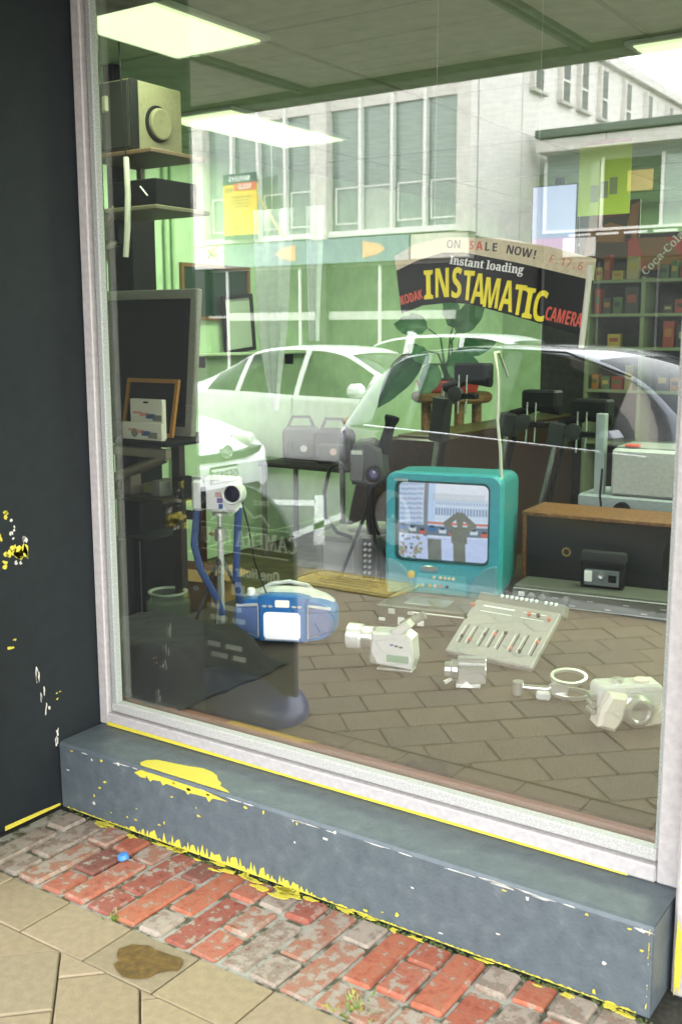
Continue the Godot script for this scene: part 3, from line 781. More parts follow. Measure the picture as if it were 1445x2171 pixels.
func car(root: Node3D, L: float, st: Array, windows: Array, screen: Array, back: Array, paint: Material, glassy: Material) -> void:
	var rows := []; var xs := []
	var N := int(L / 0.07)
	for i in N + 1:
		var x := L * i / N
		var k := 0
		while k < st.size() - 2 and st[k + 1][0] < x:
			k += 1
		var f: float = clampf((x - st[k][0]) / (st[k + 1][0] - st[k][0]), 0.0, 1.0)
		var p0: Array = st[maxi(k - 1, 0)]; var p1: Array = st[k]; var p2: Array = st[k + 1]; var p3: Array = st[mini(k + 2, st.size() - 1)]
		var g := []
		for c in range(1, 6):
			var lo := minf(p1[c], p2[c]); var hi := maxf(p1[c], p2[c])
			g.append(clampf(cubic_interpolate(p1[c], p2[c], p0[c], p3[c], f), lo - 0.02, hi + 0.02))
		var hw: float = g[0]; var yb: float = g[1]; var yt: float = g[2]; var ht: float = g[3]; var yl: float = g[4]
		var side := [[hw * 0.94, yl], [hw * 0.99, yl + 0.1], [hw, (yl + yb) * 0.5], [hw * 0.985, yb - 0.06], [hw * 0.955, yb], [lerpf(hw * 0.955, ht, 0.5) + 0.012, lerpf(yb, yt - 0.045, 0.5)], [ht, yt - 0.045], [ht * 0.9, yt - 0.014], [ht * 0.5, yt], [0.0, yt + 0.006]]
		var row := []
		for s in side:
			row.append(Vector3(x, s[1], -s[0]))
		for q in range(side.size() - 2, -1, -1):
			row.append(Vector3(x, side[q][1], side[q][0]))
		rows.append(row); xs.append(x)
	var K: int = rows[0].size()
	var nr := []
	for i in rows.size():
		var line := []
		for k in K:
			var a: Vector3 = rows[i][mini(k + 1, K - 1)] - rows[i][maxi(k - 1, 0)]
			var b: Vector3 = rows[mini(i + 1, rows.size() - 1)][k] - rows[maxi(i - 1, 0)][k]
			line.append(a.cross(b).normalized())
		nr.append(line)
	var parts := {"body": MB.new(), "windscreen": MB.new(), "rear_window": MB.new()}
	for i in rows.size() - 1:
		var xm: float = (xs[i] + xs[i + 1]) / 2
		for k in K - 1:
			var to := "body"
			if (k >= 4 and k < 6) or (k >= 12 and k < 14):
				for w in windows.size():
					if xm > windows[w][0] and xm < windows[w][1]:
						to = "side_window%s%d" % ["r" if k < 9 else "l", w]
			elif k >= 7 and k < 11:
				if xm > screen[0] and xm < screen[1]:
					to = "windscreen"
				elif xm > back[0] and xm < back[1]:
					to = "rear_window"
			if not parts.has(to):
				parts[to] = MB.new()
			var mb: MB = parts[to]
			mb.quad_n(rows[i][k], rows[i][k + 1], rows[i + 1][k + 1], rows[i + 1][k], nr[i][k], nr[i][k + 1], nr[i + 1][k + 1], nr[i + 1][k])
	var body: MB = parts["body"]
	for e in [0, rows.size() - 1]:
		var mid := Vector3(xs[e], (rows[e][0].y + rows[e][9].y) / 2, 0)
		for k in K - 1:
			if e == 0:
				body.tri(mid, rows[e][k + 1], rows[e][k])
			else:
				body.tri(mid, rows[e][k], rows[e][k + 1])
	for p in parts:
		if parts[p].v.size():
			var called: String = p
			if called.begins_with("side_window"):
				called = "side_window"
			put(root, called, parts[p].done(), paint if p == "body" else glassy)
	var tyre := mat("tyre", 0.02, 0.02, 0.02, 0.85)
	var rim := mat("rim", 0.45, 0.45, 0.46, 0.35, "", 1.0, 0.0, 0.8)
	var gap_shade := mat("wheel_gap_shade", 0.01, 0.01, 0.01, 0.9)  # near-black that stands for the shade around the wheels
	for x in [0.78, L - 0.66]:
		for s in [-1.0, 1.0]:
			var w := Node3D.new()
			w.name = "wheel"
			root.add_child(w, true)
			w.position = Vector3(x, 0.305, s * 0.78)
			w.rotation_degrees = Vector3(90 * s, 0, 0)
			turned(w, "tyre", tyre, [Vector2(0.2, -0.1), Vector2(0.28, -0.1), Vector2(0.305, -0.07), Vector2(0.305, 0.07), Vector2(0.28, 0.1), Vector2(0.2, 0.1)], Vector3.ZERO, Basis(), 26)
			turned(w, "rim", rim, [Vector2(0.21, 0.06), Vector2(0.2, 0.085), Vector2(0.05, 0.07), Vector2(0.0, 0.08)], Vector3.ZERO, Basis(), 26)
			turned(w, "wheel_shadow_gap", gap_shade, [Vector2(0.34, -0.03), Vector2(0.34, 0.03), Vector2(0.0, 0.03)], Vector3.ZERO, Basis(), 26)  # dark disc put in as the shadow gap behind each wheel

func traffic() -> void:
	var glassy := dull("car_glass", 0.010, 0.013, 0.013, 0.03)
	var white := mat("car_white", 0.72, 0.72, 0.71, 0.3)
	white.clearcoat_enabled = true; white.clearcoat = 0.6; white.clearcoat_roughness = 0.05
	var dark := mat("car_dark", 0.05, 0.055, 0.065, 0.3, "", 1.0, 0.0, 0.3)
	dark.clearcoat_enabled = true; dark.clearcoat = 1.0; dark.clearcoat_roughness = 0.03
	var chrome := mat("chrome", 0.7, 0.7, 0.7, 0.12, "", 1.0, 0.0, 1.0)
	var black := mat("trim_black", 0.012, 0.012, 0.012, 0.5)
	var lamp := mat("headlamp", 0.62, 0.60, 0.56, 0.1)
	var hatch := [[0.0, 0.66, 0.80, 0.82, 0.6, 0.32], [0.1, 0.80, 0.90, 0.97, 0.66, 0.25], [0.26, 0.84, 0.95, 1.25, 0.62, 0.2], [0.6, 0.86, 0.95, 1.46, 0.57, 0.2], [1.3, 0.87, 0.93, 1.525, 0.58, 0.2], [2.1, 0.87, 0.91, 1.50, 0.57, 0.2], [2.65, 0.87, 0.90, 1.33, 0.56, 0.2], [3.15, 0.86, 0.89, 1.0, 0.64, 0.2], [3.65, 0.82, 0.80, 0.87, 0.64, 0.2], [3.92, 0.74, 0.66, 0.70, 0.58, 0.24], [4.0, 0.60, 0.55, 0.57, 0.5, 0.3]]
	var sedan := [[0.0, 0.62, 0.74, 0.78, 0.55, 0.34], [0.12, 0.80, 0.92, 0.98, 0.66, 0.26], [0.5, 0.86, 0.95, 1.05, 0.66, 0.2], [0.85, 0.88, 0.95, 1.2, 0.60, 0.2], [1.35, 0.88, 0.94, 1.42, 0.56, 0.2], [2.0, 0.88, 0.92, 1.46, 0.57, 0.2], [2.55, 0.88, 0.91, 1.40, 0.57, 0.2], [3.05, 0.88, 0.90, 1.16, 0.60, 0.2], [3.4, 0.87, 0.88, 0.98, 0.68, 0.2], [4.0, 0.83, 0.78, 0.86, 0.66, 0.2], [4.38, 0.74, 0.64, 0.68, 0.58, 0.24], [4.5, 0.58, 0.5, 0.52, 0.46, 0.3]]
	# dark hatchback at the kerb
	var d := thing("parked_hatchback", "dark grey hatchback parked at the kerb, nearest of the mirrored cars", "car", Vector3(-4.75, -0.13, 5.3), 12.0)
	d.scale = Vector3(1.0, 1.07, 1.0)
	car(d, 4.0, hatch, [[0.5, 0.86], [0.92, 1.62], [1.72, 2.62]], [2.3, 3.06], [0.14, 0.5], dark, glassy)
	rod(d, "window_trim", chrome, [Vector3(0.45, 0.945, 0.845), Vector3(1.3, 0.935, 0.855), Vector3(2.9, 0.9, 0.845)], [0.008], 6)
	rod(d, "window_trim", chrome, [Vector3(0.45, 0.945, -0.845), Vector3(1.3, 0.935, -0.855), Vector3(2.9, 0.9, -0.845)], [0.008], 6)
	for s in [-1.0, 1.0]:
		rod(d, "roof_seam", black, [Vector3(0.55, 1.445, s * 0.57), Vector3(1.3, 1.508, s * 0.575), Vector3(2.1, 1.485, s * 0.565), Vector3(2.6, 1.345, s * 0.56)], [0.008], 6)
		box(d, "wing_mirror", dark, Vector3(2.72, 0.99, s * 0.97), Vector3(0.12, 0.13, 0.2), 0.04)
		box(d, "rear_light", mat("tail_red", 0.4, 0.02, 0.015, 0.15), Vector3(0.15, 0.86, s * 0.70), Vector3(0.08, 0.24, 0.14), 0.03)
	# white hatchback with its nose towards the dark car
	var p := thing("parked_hatchback", "white hatchback parked at the kerb with round badge and number plate on its nose", "car", Vector3(-10.80, -0.13, 4.80), -1.0)
	car(p, 4.46, sedan, [[0.8, 1.25], [1.32, 2.0], [2.07, 2.85]], [2.62, 3.36], [0.3, 0.95], white, glassy)
	var nose := Node3D.new()
	nose.name = "nose"
	p.add_child(nose)
	nose.position = Vector3(4.46, 0.0, 0)
	var facing := Basis(Vector3(0, 0, -1), Vector3(0, 1, 0), Vector3(1, 0, 0))
	var gb := MB.new()
	gb.prism(PackedVector2Array([Vector2(-0.52, 0.60), Vector2(-0.30, 0.565), Vector2(0, 0.555), Vector2(0.30, 0.565), Vector2(0.52, 0.60), Vector2(0.56, 0.66), Vector2(0.28, 0.635), Vector2(0, 0.63), Vector2(-0.28, 0.635), Vector2(-0.56, 0.66)]), -0.25, 0.012, 0.004)
	put(nose, "grille", gb.done(), black, Vector3.ZERO, facing)
	var bb := MB.new()
	bb.prism(PackedVector2Array(rrect(1.3, 0.30, 0.1, Vector2(0, 0.40))), -0.3, 0.02, 0.03)
	put(nose, "bumper", bb.done(), white, Vector3.ZERO, facing)
	var ib := MB.new()
	ib.prism(PackedVector2Array(rrect(1.0, 0.09, 0.04, Vector2(0, 0.275))), -0.1, 0.026, 0.0)
	put(nose, "air_intake", ib.done(), black, Vector3.ZERO, facing)
	var rb := MB.new()
	rb.ring(oval(0.17, 0.125, Vector2(0, 0.645), 28), oval(0.142, 0.098, Vector2(0, 0.645), 28), 0.0, 0.03)
	rb.ring(oval(0.06, 0.1, Vector2(0, 0.645), 28), oval(0.04, 0.08, Vector2(0, 0.645), 28), 0.0, 0.026)
	rb.ring(oval(0.11, 0.045, Vector2(0, 0.668), 28), oval(0.09, 0.028, Vector2(0, 0.668), 28), 0.0, 0.028)
	put(nose, "badge", rb.done(), chrome, Vector3(0.006, 0, 0), facing)
	var np := box(nose, "number_plate", mat("plate_white", 0.72, 0.72, 0.70, 0.4), Vector3(0.03, 0.435, -0.04), Vector3(0.012, 0.125, 0.36), 0.004)
	lettering(np, "lettering", black, "QFP122", 0.08, Vector3(0.007, 0, 0), Basis(Vector3(0, 0, -1), Vector3(0, 1, 0), Vector3(1, 0, 0)))
	box(np, "plate_holder", black, Vector3(-0.006, 0.008, 0), Vector3(0.01, 0.16, 0.39), 0.004)
	for s in [-1.0, 1.0]:
		var hb := MB.new()
		hb.loft([at_z(oval(0.34, 0.2, Vector2.ZERO, 20, 2.6), -0.3), at_z(oval(0.34, 0.2, Vector2.ZERO, 20, 2.6), -0.02), at_z(oval(0.26, 0.14, Vector2.ZERO, 20, 2.6), 0.02)])
		put(nose, "headlight", hb.done(), lamp, Vector3(-0.14, 0.68, s * 0.58), Basis(Vector3(0, 0, -1), Vector3(0, 1, 0), Vector3(1, 0, 0)).rotated(Vector3.UP, s * -0.5))
		box(p, "wing_mirror", white, Vector3(3.0, 1.0, s * 0.98), Vector3(0.14, 0.14, 0.2), 0.04)
	# white sedan passing
	var w := thing("passing_car", "white sedan driving along the road behind the parked cars", "car", Vector3(-9.85, -0.13, 8.6), 0.0)
	w.scale = Vector3.ONE * 1.07
	car(w, 4.6, sedan, [[0.78, 1.2], [1.3, 2.02], [2.1, 2.95]], [2.62, 3.4], [0.3, 0.95], white, glassy)
	for s in [-1.0, 1.0]:
		box(w, "wing_mirror", white, Vector3(3.0, 1.0, s * 1.0), Vector3(0.16, 0.15, 0.22), 0.05)
		box(w, "rear_light", mat("tail_red", 0.4, 0.02, 0.015, 0.15), Vector3(0.12, 0.85, s * 0.66), Vector3(0.1, 0.14, 0.26), 0.03)
		rod(w, "door_seam", black, [Vector3(2.05, 0.9, s * 0.872), Vector3(2.05, 0.3, s * 0.872)], [0.004], 4)
	# white wagon on the far side and one more beyond
	var v := thing("parked_wagon", "white wagon with a roof fin across the road, behind the dark hatchback", "car", Vector3(-8.6, -0.13, 10.9), 0.0)
	var wagon := [[0.0, 0.66, 0.85, 0.9, 0.6, 0.34], [0.12, 0.84, 1.0, 1.15, 0.66, 0.25], [0.4, 0.9, 1.03, 1.55, 0.62, 0.22], [1.0, 0.9, 1.02, 1.68, 0.63, 0.22], [2.2, 0.9, 1.0, 1.68, 0.63, 0.22], [2.8, 0.9, 0.99, 1.5, 0.6, 0.22], [3.3, 0.9, 0.98, 1.12, 0.68, 0.22], [4.0, 0.86, 0.9, 0.98, 0.68, 0.22], [4.4, 0.74, 0.7, 0.74, 0.58, 0.26], [4.5, 0.6, 0.56, 0.58, 0.5, 0.3]]
	car(v, 4.5, wagon, [[0.42, 1.0], [1.1, 1.8], [1.9, 2.8]], [2.55, 3.25], [0.16, 0.4], white, glassy)
	plate(v, "roof_fin", white, [Vector2(-0.12, 0), Vector2(0.12, 0), Vector2(-0.05, 0.09), Vector2(-0.11, 0.09)], -0.02, 0.02, 0.005, Vector3(0.75, 1.65, 0))
	var u := thing("parked_wagon", "white wagon across the road, half hidden at the right behind the dark hatchback", "car", Vector3(-3.5, -0.13, 10.9), 0.0)
	car(u, 4.4, hatch, [[0.5, 0.86], [0.92, 1.62], [1.72, 2.62]], [2.3, 3.06], [0.14, 0.5], white, glassy)

# ---------------------------------------------------------------- things on display
func screen_print() -> ImageTexture:  # what the teal set shows: the street with the photographer
	var im := Image.create(160, 128, false, Image.FORMAT_RGB8)
	im.fill(Color(0.93, 0.94, 0.97))
	var r := RandomNumberGenerator.new()
	r.seed = 5
	im.fill_rect(Rect2i(0, 0, 44, 72), Color(0.82, 0.87, 0.95))
	for y in 9:
		for x in 11:
			im.fill_rect(Rect2i(2 + x * 4, 3 + y * 8 - x / 4, 2, 4), Color(0.45 + r.randf() * 0.2, 0.58 + r.randf() * 0.15, 0.74))
	im.fill_rect(Rect2i(46, 0, 8, 128), Color(0.55, 0.58, 0.60))
	im.fill_rect(Rect2i(54, 0, 12, 76), Color(0.78, 0.86, 0.96))
	im.fill_rect(Rect2i(66, 26, 94, 46), Color(0.85, 0.90, 0.96))
	for x in 20:
		im.fill_rect(Rect2i(68 + x * 5, 40, 2, 12), Color(0.42, 0.50, 0.62))
		im.fill_rect(Rect2i(68 + x * 5, 30, 2, 5), Color(0.62, 0.70, 0.80))
	for k in 4:
		im.fill_rect(Rect2i(62, 18 + k * 3, 90, 1), Color(0.74, 0.76, 0.76))
	im.fill_rect(Rect2i(54, 64, 106, 3), Color(0.85, 0.45, 0.35))
	im.fill_rect(Rect2i(0, 70, 160, 16), Color(0.46, 0.52, 0.57))
	for k in 9:
		im.fill_rect(Rect2i(2 + k * 18, 72 + (k % 3) * 3, 13, 7), [Color(0.30, 0.48, 0.68), Color(0.86, 0.88, 0.9), Color(0.80, 0.45, 0.38)][k % 3])
		im.fill_rect(Rect2i(4 + k * 18, 70 + (k % 3) * 3, 8, 3), Color(0.2, 0.28, 0.36))
	im.fill_rect(Rect2i(0, 88, 160, 40), Color(0.80, 0.85, 0.97))
	for k in 60:
		im.fill_rect(Rect2i(r.randi() % 40, 80 + r.randi() % 46, 2 + r.randi() % 6, 2 + r.randi() % 4), Color(0.45 + r.randf() * 0.3, 0.52 + r.randf() * 0.2, 0.52))
	im.fill_rect(Rect2i(54, 92, 24, 36), Color(0.50, 0.52, 0.48))
	var cl := Color(0.50, 0.51, 0.46)
	for y in range(46, 128):
		for x in range(76, 146):
			var p := Vector2(x, y)
			var body := absf(p.x - 109) < 13.5 - (3.0 if y > 96 else 0.0) and y > 70
			var limbs := 99.0
			for s in [[Vector2(103, 78), Vector2(86, 65)], [Vector2(86, 65), Vector2(106, 50)], [Vector2(116, 78), Vector2(133, 67)], [Vector2(133, 67), Vector2(113, 50)], [Vector2(110, 55), Vector2(110, 80)]]:
				limbs = minf(limbs, Geometry2D.get_closest_point_to_segment(p, s[0], s[1]).distance_to(p))
			if body or limbs < 4.6 or Vector2((p.x - 110) / 7.0, (p.y - 57) / 9.0).length() < 1.0:
				im.set_pixel(x, y, cl)
	for y in 128:
		for x in 160:
			var j := r.randf_range(-0.03, 0.03)
			var c := im.get_pixel(x, y)
			im.set_pixel(x, y, Color(c.r + j, c.g + j, c.b + j))
	im.resize(72, 58, Image.INTERPOLATE_LANCZOS)
	im.resize(400, 320, Image.INTERPOLATE_CUBIC)
	return ImageTexture.create_from_image(im)

func bulge(w: float, h: float, r: float, depth: float) -> ArrayMesh:  # a picture tube's face, with 0..1 coordinates over it
	var b := MB.new()
	var rows := []
	for k in 7:
		var s := 1.0 - k / 6.0
		var ring := []
		for p in rrect(w, h, r):
			var q: Vector2 = p * maxf(s, 0.001)
			ring.append(Vector3(q.x, q.y, depth * (1.0 - s * s)))
		rows.append(ring)
	b.loft(rows, false)
	for i in b.v.size():
		b.t[i] = Vector2(b.v[i].x / w + 0.5, 0.5 - b.v[i].y / h)
	return b.done()

func display() -> void:
	var deck := thing("display_platform", "low dark brown platform inside the shop window", "platform", Vector3(-1.2, 0, -1.42))
	box(deck, "top", mat("brown_carpet", 0.05, 0.032, 0.022, 0.95, "fine", 3.0, 0.5), Vector3(0, 0.16, 0), Vector3(4.1, 0.318, 2.66), 0.01)
	box(deck, "front_edge", mat("red_carpet", 0.22, 0.075, 0.03, 0.9, "fine", 3.0), Vector3(0, 0.3, 1.345), Vector3(4.1, 0.03, 0.03), 0.006)
	var teal := mat("teal_plastic", 0.045, 0.36, 0.45, 0.35, "soft", 3.0)
	var teal_pale := mat("teal_grille", 0.14, 0.42, 0.50, 0.5, "fine", 6.0)
	var silver := mat("silver_plastic", 0.55, 0.55, 0.54, 0.35, "soft", 4.0)
	var satin := mat("satin_metal", 0.62, 0.62, 0.60, 0.28, "", 1.0, 0.0, 0.85)
	var black := dull("black_plastic", 0.008, 0.008, 0.009, 0.5)
	var ink := mat("letter_dark", 0.03, 0.03, 0.03, 0.6)
	var cream := mat("cream_button", 0.7, 0.6, 0.38, 0.4)
	var gold := mat("amber_button", 0.72, 0.52, 0.10, 0.35)
	var wt := mat("letter_white", 0.8, 0.8, 0.78, 0.6)
	# ---- teal television
	var tv := thing("television", "small teal television showing the street with a photographer on its screen", "television", Vector3(-2.40, 0.321, -1.90), 13.0)
	var W := 0.57; var H := 0.615
	var shell := MB.new()
	shell.loft([at_z(rrect(0.46, 0.46, 0.05, Vector2(0, 0.29)), -0.52), at_z(rrect(0.52, 0.55, 0.05, Vector2(0, 0.31)), -0.46), at_z(rrect(0.56, 0.605, 0.05, Vector2(0, 0.312)), -0.2), at_z(rrect(W - 0.01, H - 0.005, 0.05, Vector2(0, H / 2)), -0.03)])
	put(tv, "shell", shell.done(), mat("teal_shell", 0.025, 0.25, 0.29, 0.4, "soft", 3.0))
	var bez := MB.new()
	bez.ring(rrect(W, H, 0.05, Vector2(0, H / 2)), rrect(0.47, 0.40, 0.035, Vector2(-0.005, 0.378)), -0.03, 0.03, 0.18)
	put(tv, "bezel", bez.done(), teal)
	var sur := MB.new()
	sur.ring(rrect(0.475, 0.405, 0.035, Vector2(-0.005, 0.378)), rrect(0.445, 0.375, 0.03, Vector2(-0.005, 0.378)), -0.02, 0.012)
	put(tv, "screen_surround", sur.done(), mat("teal_dark", 0.01, 0.07, 0.08, 0.4))
	var glow := StandardMaterial3D.new()
	glow.resource_name = "tv_screen"
	glow.albedo_color = Color(0.05, 0.05, 0.05)
	glow.roughness = 0.15
	glow.emission_enabled = true
	glow.emission_texture = screen_print()
	glow.emission_operator = BaseMaterial3D.EMISSION_OP_MULTIPLY
	glow.emission = Color(0.95, 0.98, 1.0)
	glow.emission_energy_multiplier = 0.55
	put(tv, "screen", bulge(0.45, 0.38, 0.035, 0.018), glow, Vector3(-0.005, 0.378, -0.008))
	for s in [-1.0, 1.0]:
		var g := MB.new()
		var q := [Vector2(0, 0.012), Vector2(0.275, 0.012), Vector2(0.275, 0.03)]
		var fan := [Vector2(-0.272, 0.02)]
		for i in 13:
			var a := PI / 2 * i / 12
			fan.append(Vector2(-0.272 + 0.135 * cos(a), 0.02 + 0.17 * sin(a)))
		var flipped := []
		for p in fan:
			flipped.append(Vector2(p.x * -s, p.y))
		g.prism(PackedVector2Array(flipped), 0.02, 0.042, 0.007)
		put(tv, "speaker_grille", g.done(), teal_pale)
	plate(tv, "control_panel", mat("teal_panel", 0.06, 0.38, 0.45, 0.4), [Vector2(-0.13, 0.03), Vector2(0.13, 0.03), Vector2(0.12, 0.125), Vector2(-0.12, 0.125)], 0.028, 0.034, 0.002)
	plate(tv, "oval_badge", satin, oval(0.09, 0.03, Vector2(-0.06, 0.152)), 0.028, 0.037, 0.003)
	turned(tv, "power_button", gold, [Vector2(0.019, 0), Vector2(0.019, 0.012), Vector2(0.012, 0.016), Vector2(0, 0.017)], Vector3(-0.15, 0.118, 0.03), Basis(Vector3(1, 0, 0), Vector3(0, 0, 1), Vector3(0, -1, 0)))
	for k in 5:
		turned(tv, "button", cream, [Vector2(0.008, 0), Vector2(0.008, 0.008), Vector2(0, 0.01)], Vector3(-0.035 + (0 if k == 0 else 0.012) + k * 0.021, 0.112, 0.032), Basis(Vector3(1, 0, 0), Vector3(0, 0, 1), Vector3(0, -1, 0)), 12)
	for k in 5:
		turned(tv, "socket", [silver, gold, cream, mat("red_socket", 0.55, 0.12, 0.06, 0.4), black][k], [Vector2(0.008, 0), Vector2(0.008, 0.006), Vector2(0, 0.005)], Vector3([-0.09, -0.055, -0.03, -0.005, 0.03][k], 0.07, 0.032), Basis(Vector3(1, 0, 0), Vector3(0, 0, 1), Vector3(0, -1, 0)), 12)
	for k in 6:
		box(tv, "brand_mark", silver, Vector3(-0.235 + k * 0.0115, 0.578, 0.031), Vector3(0.008, 0.012, 0.002), 0.0)
	# ---- blue boombox with a small screen
	var bb := thing("boombox", "rounded blue and silver boombox with a white screen in its middle", "boombox", Vector3(-2.585, 0.321, -0.87), 25.0)
	var blue := mat("blue_plastic", 0.02, 0.16, 0.46, 0.3, "soft", 4.0)
	var peri := mat("blue_grille", 0.11, 0.18, 0.42, 0.55, "fine", 8.0)
	var body := MB.new()
	var outline := oval(0.44, 0.19, Vector2(0, 0.105), 36, 3.4)
	body.loft([at_z(outline, -0.20, Vector2(0.7, 0.8), Vector2(0, 0.02)), at_z(outline, -0.17, Vector2(0.9, 0.95), Vector2(0, 0.004)), at_z(outline, -0.10), at_z(outline, -0.02, Vector2(0.98, 0.98)), at_z(outline, 0.0, Vector2(0.93, 0.92), Vector2(0, 0.006))])
	put(bb, "body", body.done(), blue)
	var top := MB.new()
	var dome := oval(0.42, 0.16, Vector2(0, 0.0), 36, 2.5)
	var rws := []
	for k in 6:
		var a := PI / 2 * k / 5
		var ring := []
		for p in dome:
			ring.append(Vector3(p.x * cos(a), 0.15 + 0.075 * sin(a), -p.y * cos(a) - 0.095))
		rws.append(ring)
	top.loft(rws, false)
	put(bb, "top_shell", top.done(), silver)
	for s in [-1.0, 1.0]:
		var g := [Vector2(0.105, 0.03), Vector2(0.195, 0.055), Vector2(0.205, 0.1), Vector2(0.195, 0.15), Vector2(0.105, 0.158)]
		var f := []
		for p in g:
			f.append(Vector2(p.x * s, p.y))
		plate(bb, "speaker_grille", peri, f, -0.012, 0.008, 0.006)
		rod(bb, "silver_trim", silver, [Vector3(0.105 * s, 0.166, 0.004), Vector3(0.2 * s, 0.156, -0.006)], [0.007], 8)
		rod(bb, "silver_trim", silver, [Vector3(0.105 * s, 0.162, 0.006), Vector3(0.105 * s, 0.028, 0.006), Vector3(0.15 * s, 0.045, 0.002)], [0.003], 6)
	var mid := MB.new()
	mid.prism(PackedVector2Array([Vector2(-0.1, 0.012), Vector2(0.1, 0.012), Vector2(0.1, 0.17), Vector2(0.11, 0.2), Vector2(0.06, 0.212), Vector2(-0.06, 0.212), Vector2(-0.105, 0.2), Vector2(-0.1, 0.17)]), -0.04, 0.016, 0.008)
	put(bb, "front_panel", mid.done(), blue)
	put(bb, "screen", bulge(0.155, 0.115, 0.018, 0.01), shine("small_screen", 0.93, 0.95, 1.0, 0.45), Vector3(-0.002, 0.082, 0.017))
	plate(bb, "display_window", shine("lit_display", 1.0, 0.93, 0.7, 0.4), rrect(0.06, 0.03, 0.005, Vector2(0.0, 0.176)), 0.014, 0.019, 0.001)
	for k in 4:
		plate(bb, "button", silver, oval(0.02, 0.011, Vector2([-0.075, -0.05, 0.048, 0.073][k], 0.164)), 0.014, 0.02, 0.002)
	for k in 11:
		box(bb, "maker_mark", silver, Vector3(-0.07 + k * 0.0135, 0.022, 0.0165), Vector3(0.009, 0.007, 0.002), 0.0)
	turned(bb, "tuning_knob", wt, [Vector2(0.017, 0), Vector2(0.017, 0.026), Vector2(0.012, 0.03), Vector2(0, 0.031)], Vector3(-0.15, 0.19, -0.06))
	rod(bb, "handle", mat("clear_handle", 0.45, 0.47, 0.46, 0.15), [Vector3(-0.12, 0.2, -0.1), Vector3(-0.08, 0.226, -0.12), Vector3(0, 0.236, -0.13), Vector3(0.08, 0.226, -0.12), Vector3(0.12, 0.2, -0.1)], [0.009], 8)
	# ---- small grey monitor
	var mo := thing("monitor", "small grey video monitor with a row of knobs beside the teal television", "monitor", Vector3(-3.02, 0.321, -1.98), 10.0)
	var grey := mat("grey_plastic", 0.19, 0.19, 0.165, 0.6, "soft", 4.0)
	var mb := MB.new()
	mb.box(Vector3(0, 0.118, -0.16), Vector3(0.34, 0.236, 0.3), 0.008)
	put(mo, "case", mb.done(), grey)
	var mr := MB.new()
	mr.ring(rrect(0.25, 0.225, 0.012, Vector2(-0.042, 0.118)), rrect(0.185, 0.16, 0.016, Vector2(-0.042, 0.118)), -0.012, 0.01, 0.2)
	put(mo, "bezel", mr.done(), mat("grey_bezel", 0.15, 0.15, 0.13, 0.6))
	put(mo, "screen", bulge(0.19, 0.165, 0.018, 0.012), mat("dead_screen", 0.34, 0.34, 0.33, 0.12), Vector3(-0.042, 0.118, -0.009))
	box(mo, "knob_panel", black, Vector3(0.125, 0.118, -0.006), Vector3(0.07, 0.215, 0.012), 0.002)
	for k in 12:
		turned(mo, "knob", silver, [Vector2(0.008, 0), Vector2(0.007, 0.016), Vector2(0, 0.017)], Vector3(0.112 + 0.026 * (k % 2), 0.2 - 0.03 * (k / 2), 0.0), Basis(Vector3(1, 0, 0), Vector3(0, 0, 1), Vector3(0, -1, 0)), 10)
	box(mo, "top_cover", mat("pale_olive", 0.33, 0.35, 0.27, 0.6, "soft", 4.0), Vector3(0.06, 0.252, -0.2), Vector3(0.2, 0.03, 0.2), 0.008)
	# ---- silver camcorder
	var cc := thing("camcorder", "silver camcorder with its small side screen flipped up, in front of the boombox", "camcorder", Vector3(-2.03, 0.321, -0.80), 15.0)
	turned(cc, "lens_barrel", satin, [Vector2(0.0, 0), Vector2(0.043, 0.0), Vector2(0.045, 0.015), Vector2(0.042, 0.075), Vector2(0.036, 0.08), Vector2(0.036, 0.1)], Vector3(-0.06, 0.115, -0.05), Basis(Vector3(0, 1, 0), Vector3(-1, 0, 0), Vector3(0, 0, 1)))
	turned(cc, "lens_hood", mat("silver_light", 0.62, 0.62, 0.61, 0.3, "", 1.0, 0.0, 0.35), [Vector2(0.046, 0.0), Vector2(0.05, 0.01), Vector2(0.05, 0.06), Vector2(0.042, 0.062), Vector2(0.0, 0.05)], Vector3(-0.115, 0.115, -0.05), Basis(Vector3(0, 1, 0), Vector3(-1, 0, 0), Vector3(0, 0, 1)))
	plate(cc, "body", mat("silver_light", 0.62, 0.62, 0.61, 0.3, "", 1.0, 0.0, 0.35), [Vector2(-0.075, 0.07), Vector2(-0.05, 0.025), Vector2(0.09, 0.015), Vector2(0.098, 0.05), Vector2(0.09, 0.135), Vector2(0.06, 0.155), Vector2(-0.07, 0.15)], -0.09, 0.0, 0.008)
	plate(cc, "side_screen", mat("silver_light", 0.62, 0.62, 0.61, 0.3, "", 1.0, 0.0, 0.35), [Vector2(0.0, 0.155), Vector2(0.07, 0.205), Vector2(0.09, 0.185), Vector2(0.05, 0.15)], -0.05, 0.004, 0.004)
	rod(cc, "viewfinder", grey, [Vector3(0.03, 0.165, -0.07), Vector3(0.12, 0.215, -0.08)], [0.018, 0.016], 10)
	plate(cc, "counter_window", mat("lcd_green", 0.16, 0.26, 0.18, 0.3), rrect(0.085, 0.028, 0.004, Vector2(0.035, 0.055)), 0.0, 0.003, 0.001)
	for k in 3:
		box(cc, "maker_mark", [mat("mark_blue", 0.03, 0.08, 0.3, 0.5), ink, ink][k], Vector3(0.012 + k * 0.018, 0.108 - k * 0.003, 0.001), Vector3(0.014, 0.007, 0.002), 0.0)
	box(cc, "base_plate", satin, Vector3(0.02, 0.006, -0.04), Vector3(0.14, 0.01, 0.07), 0.003)
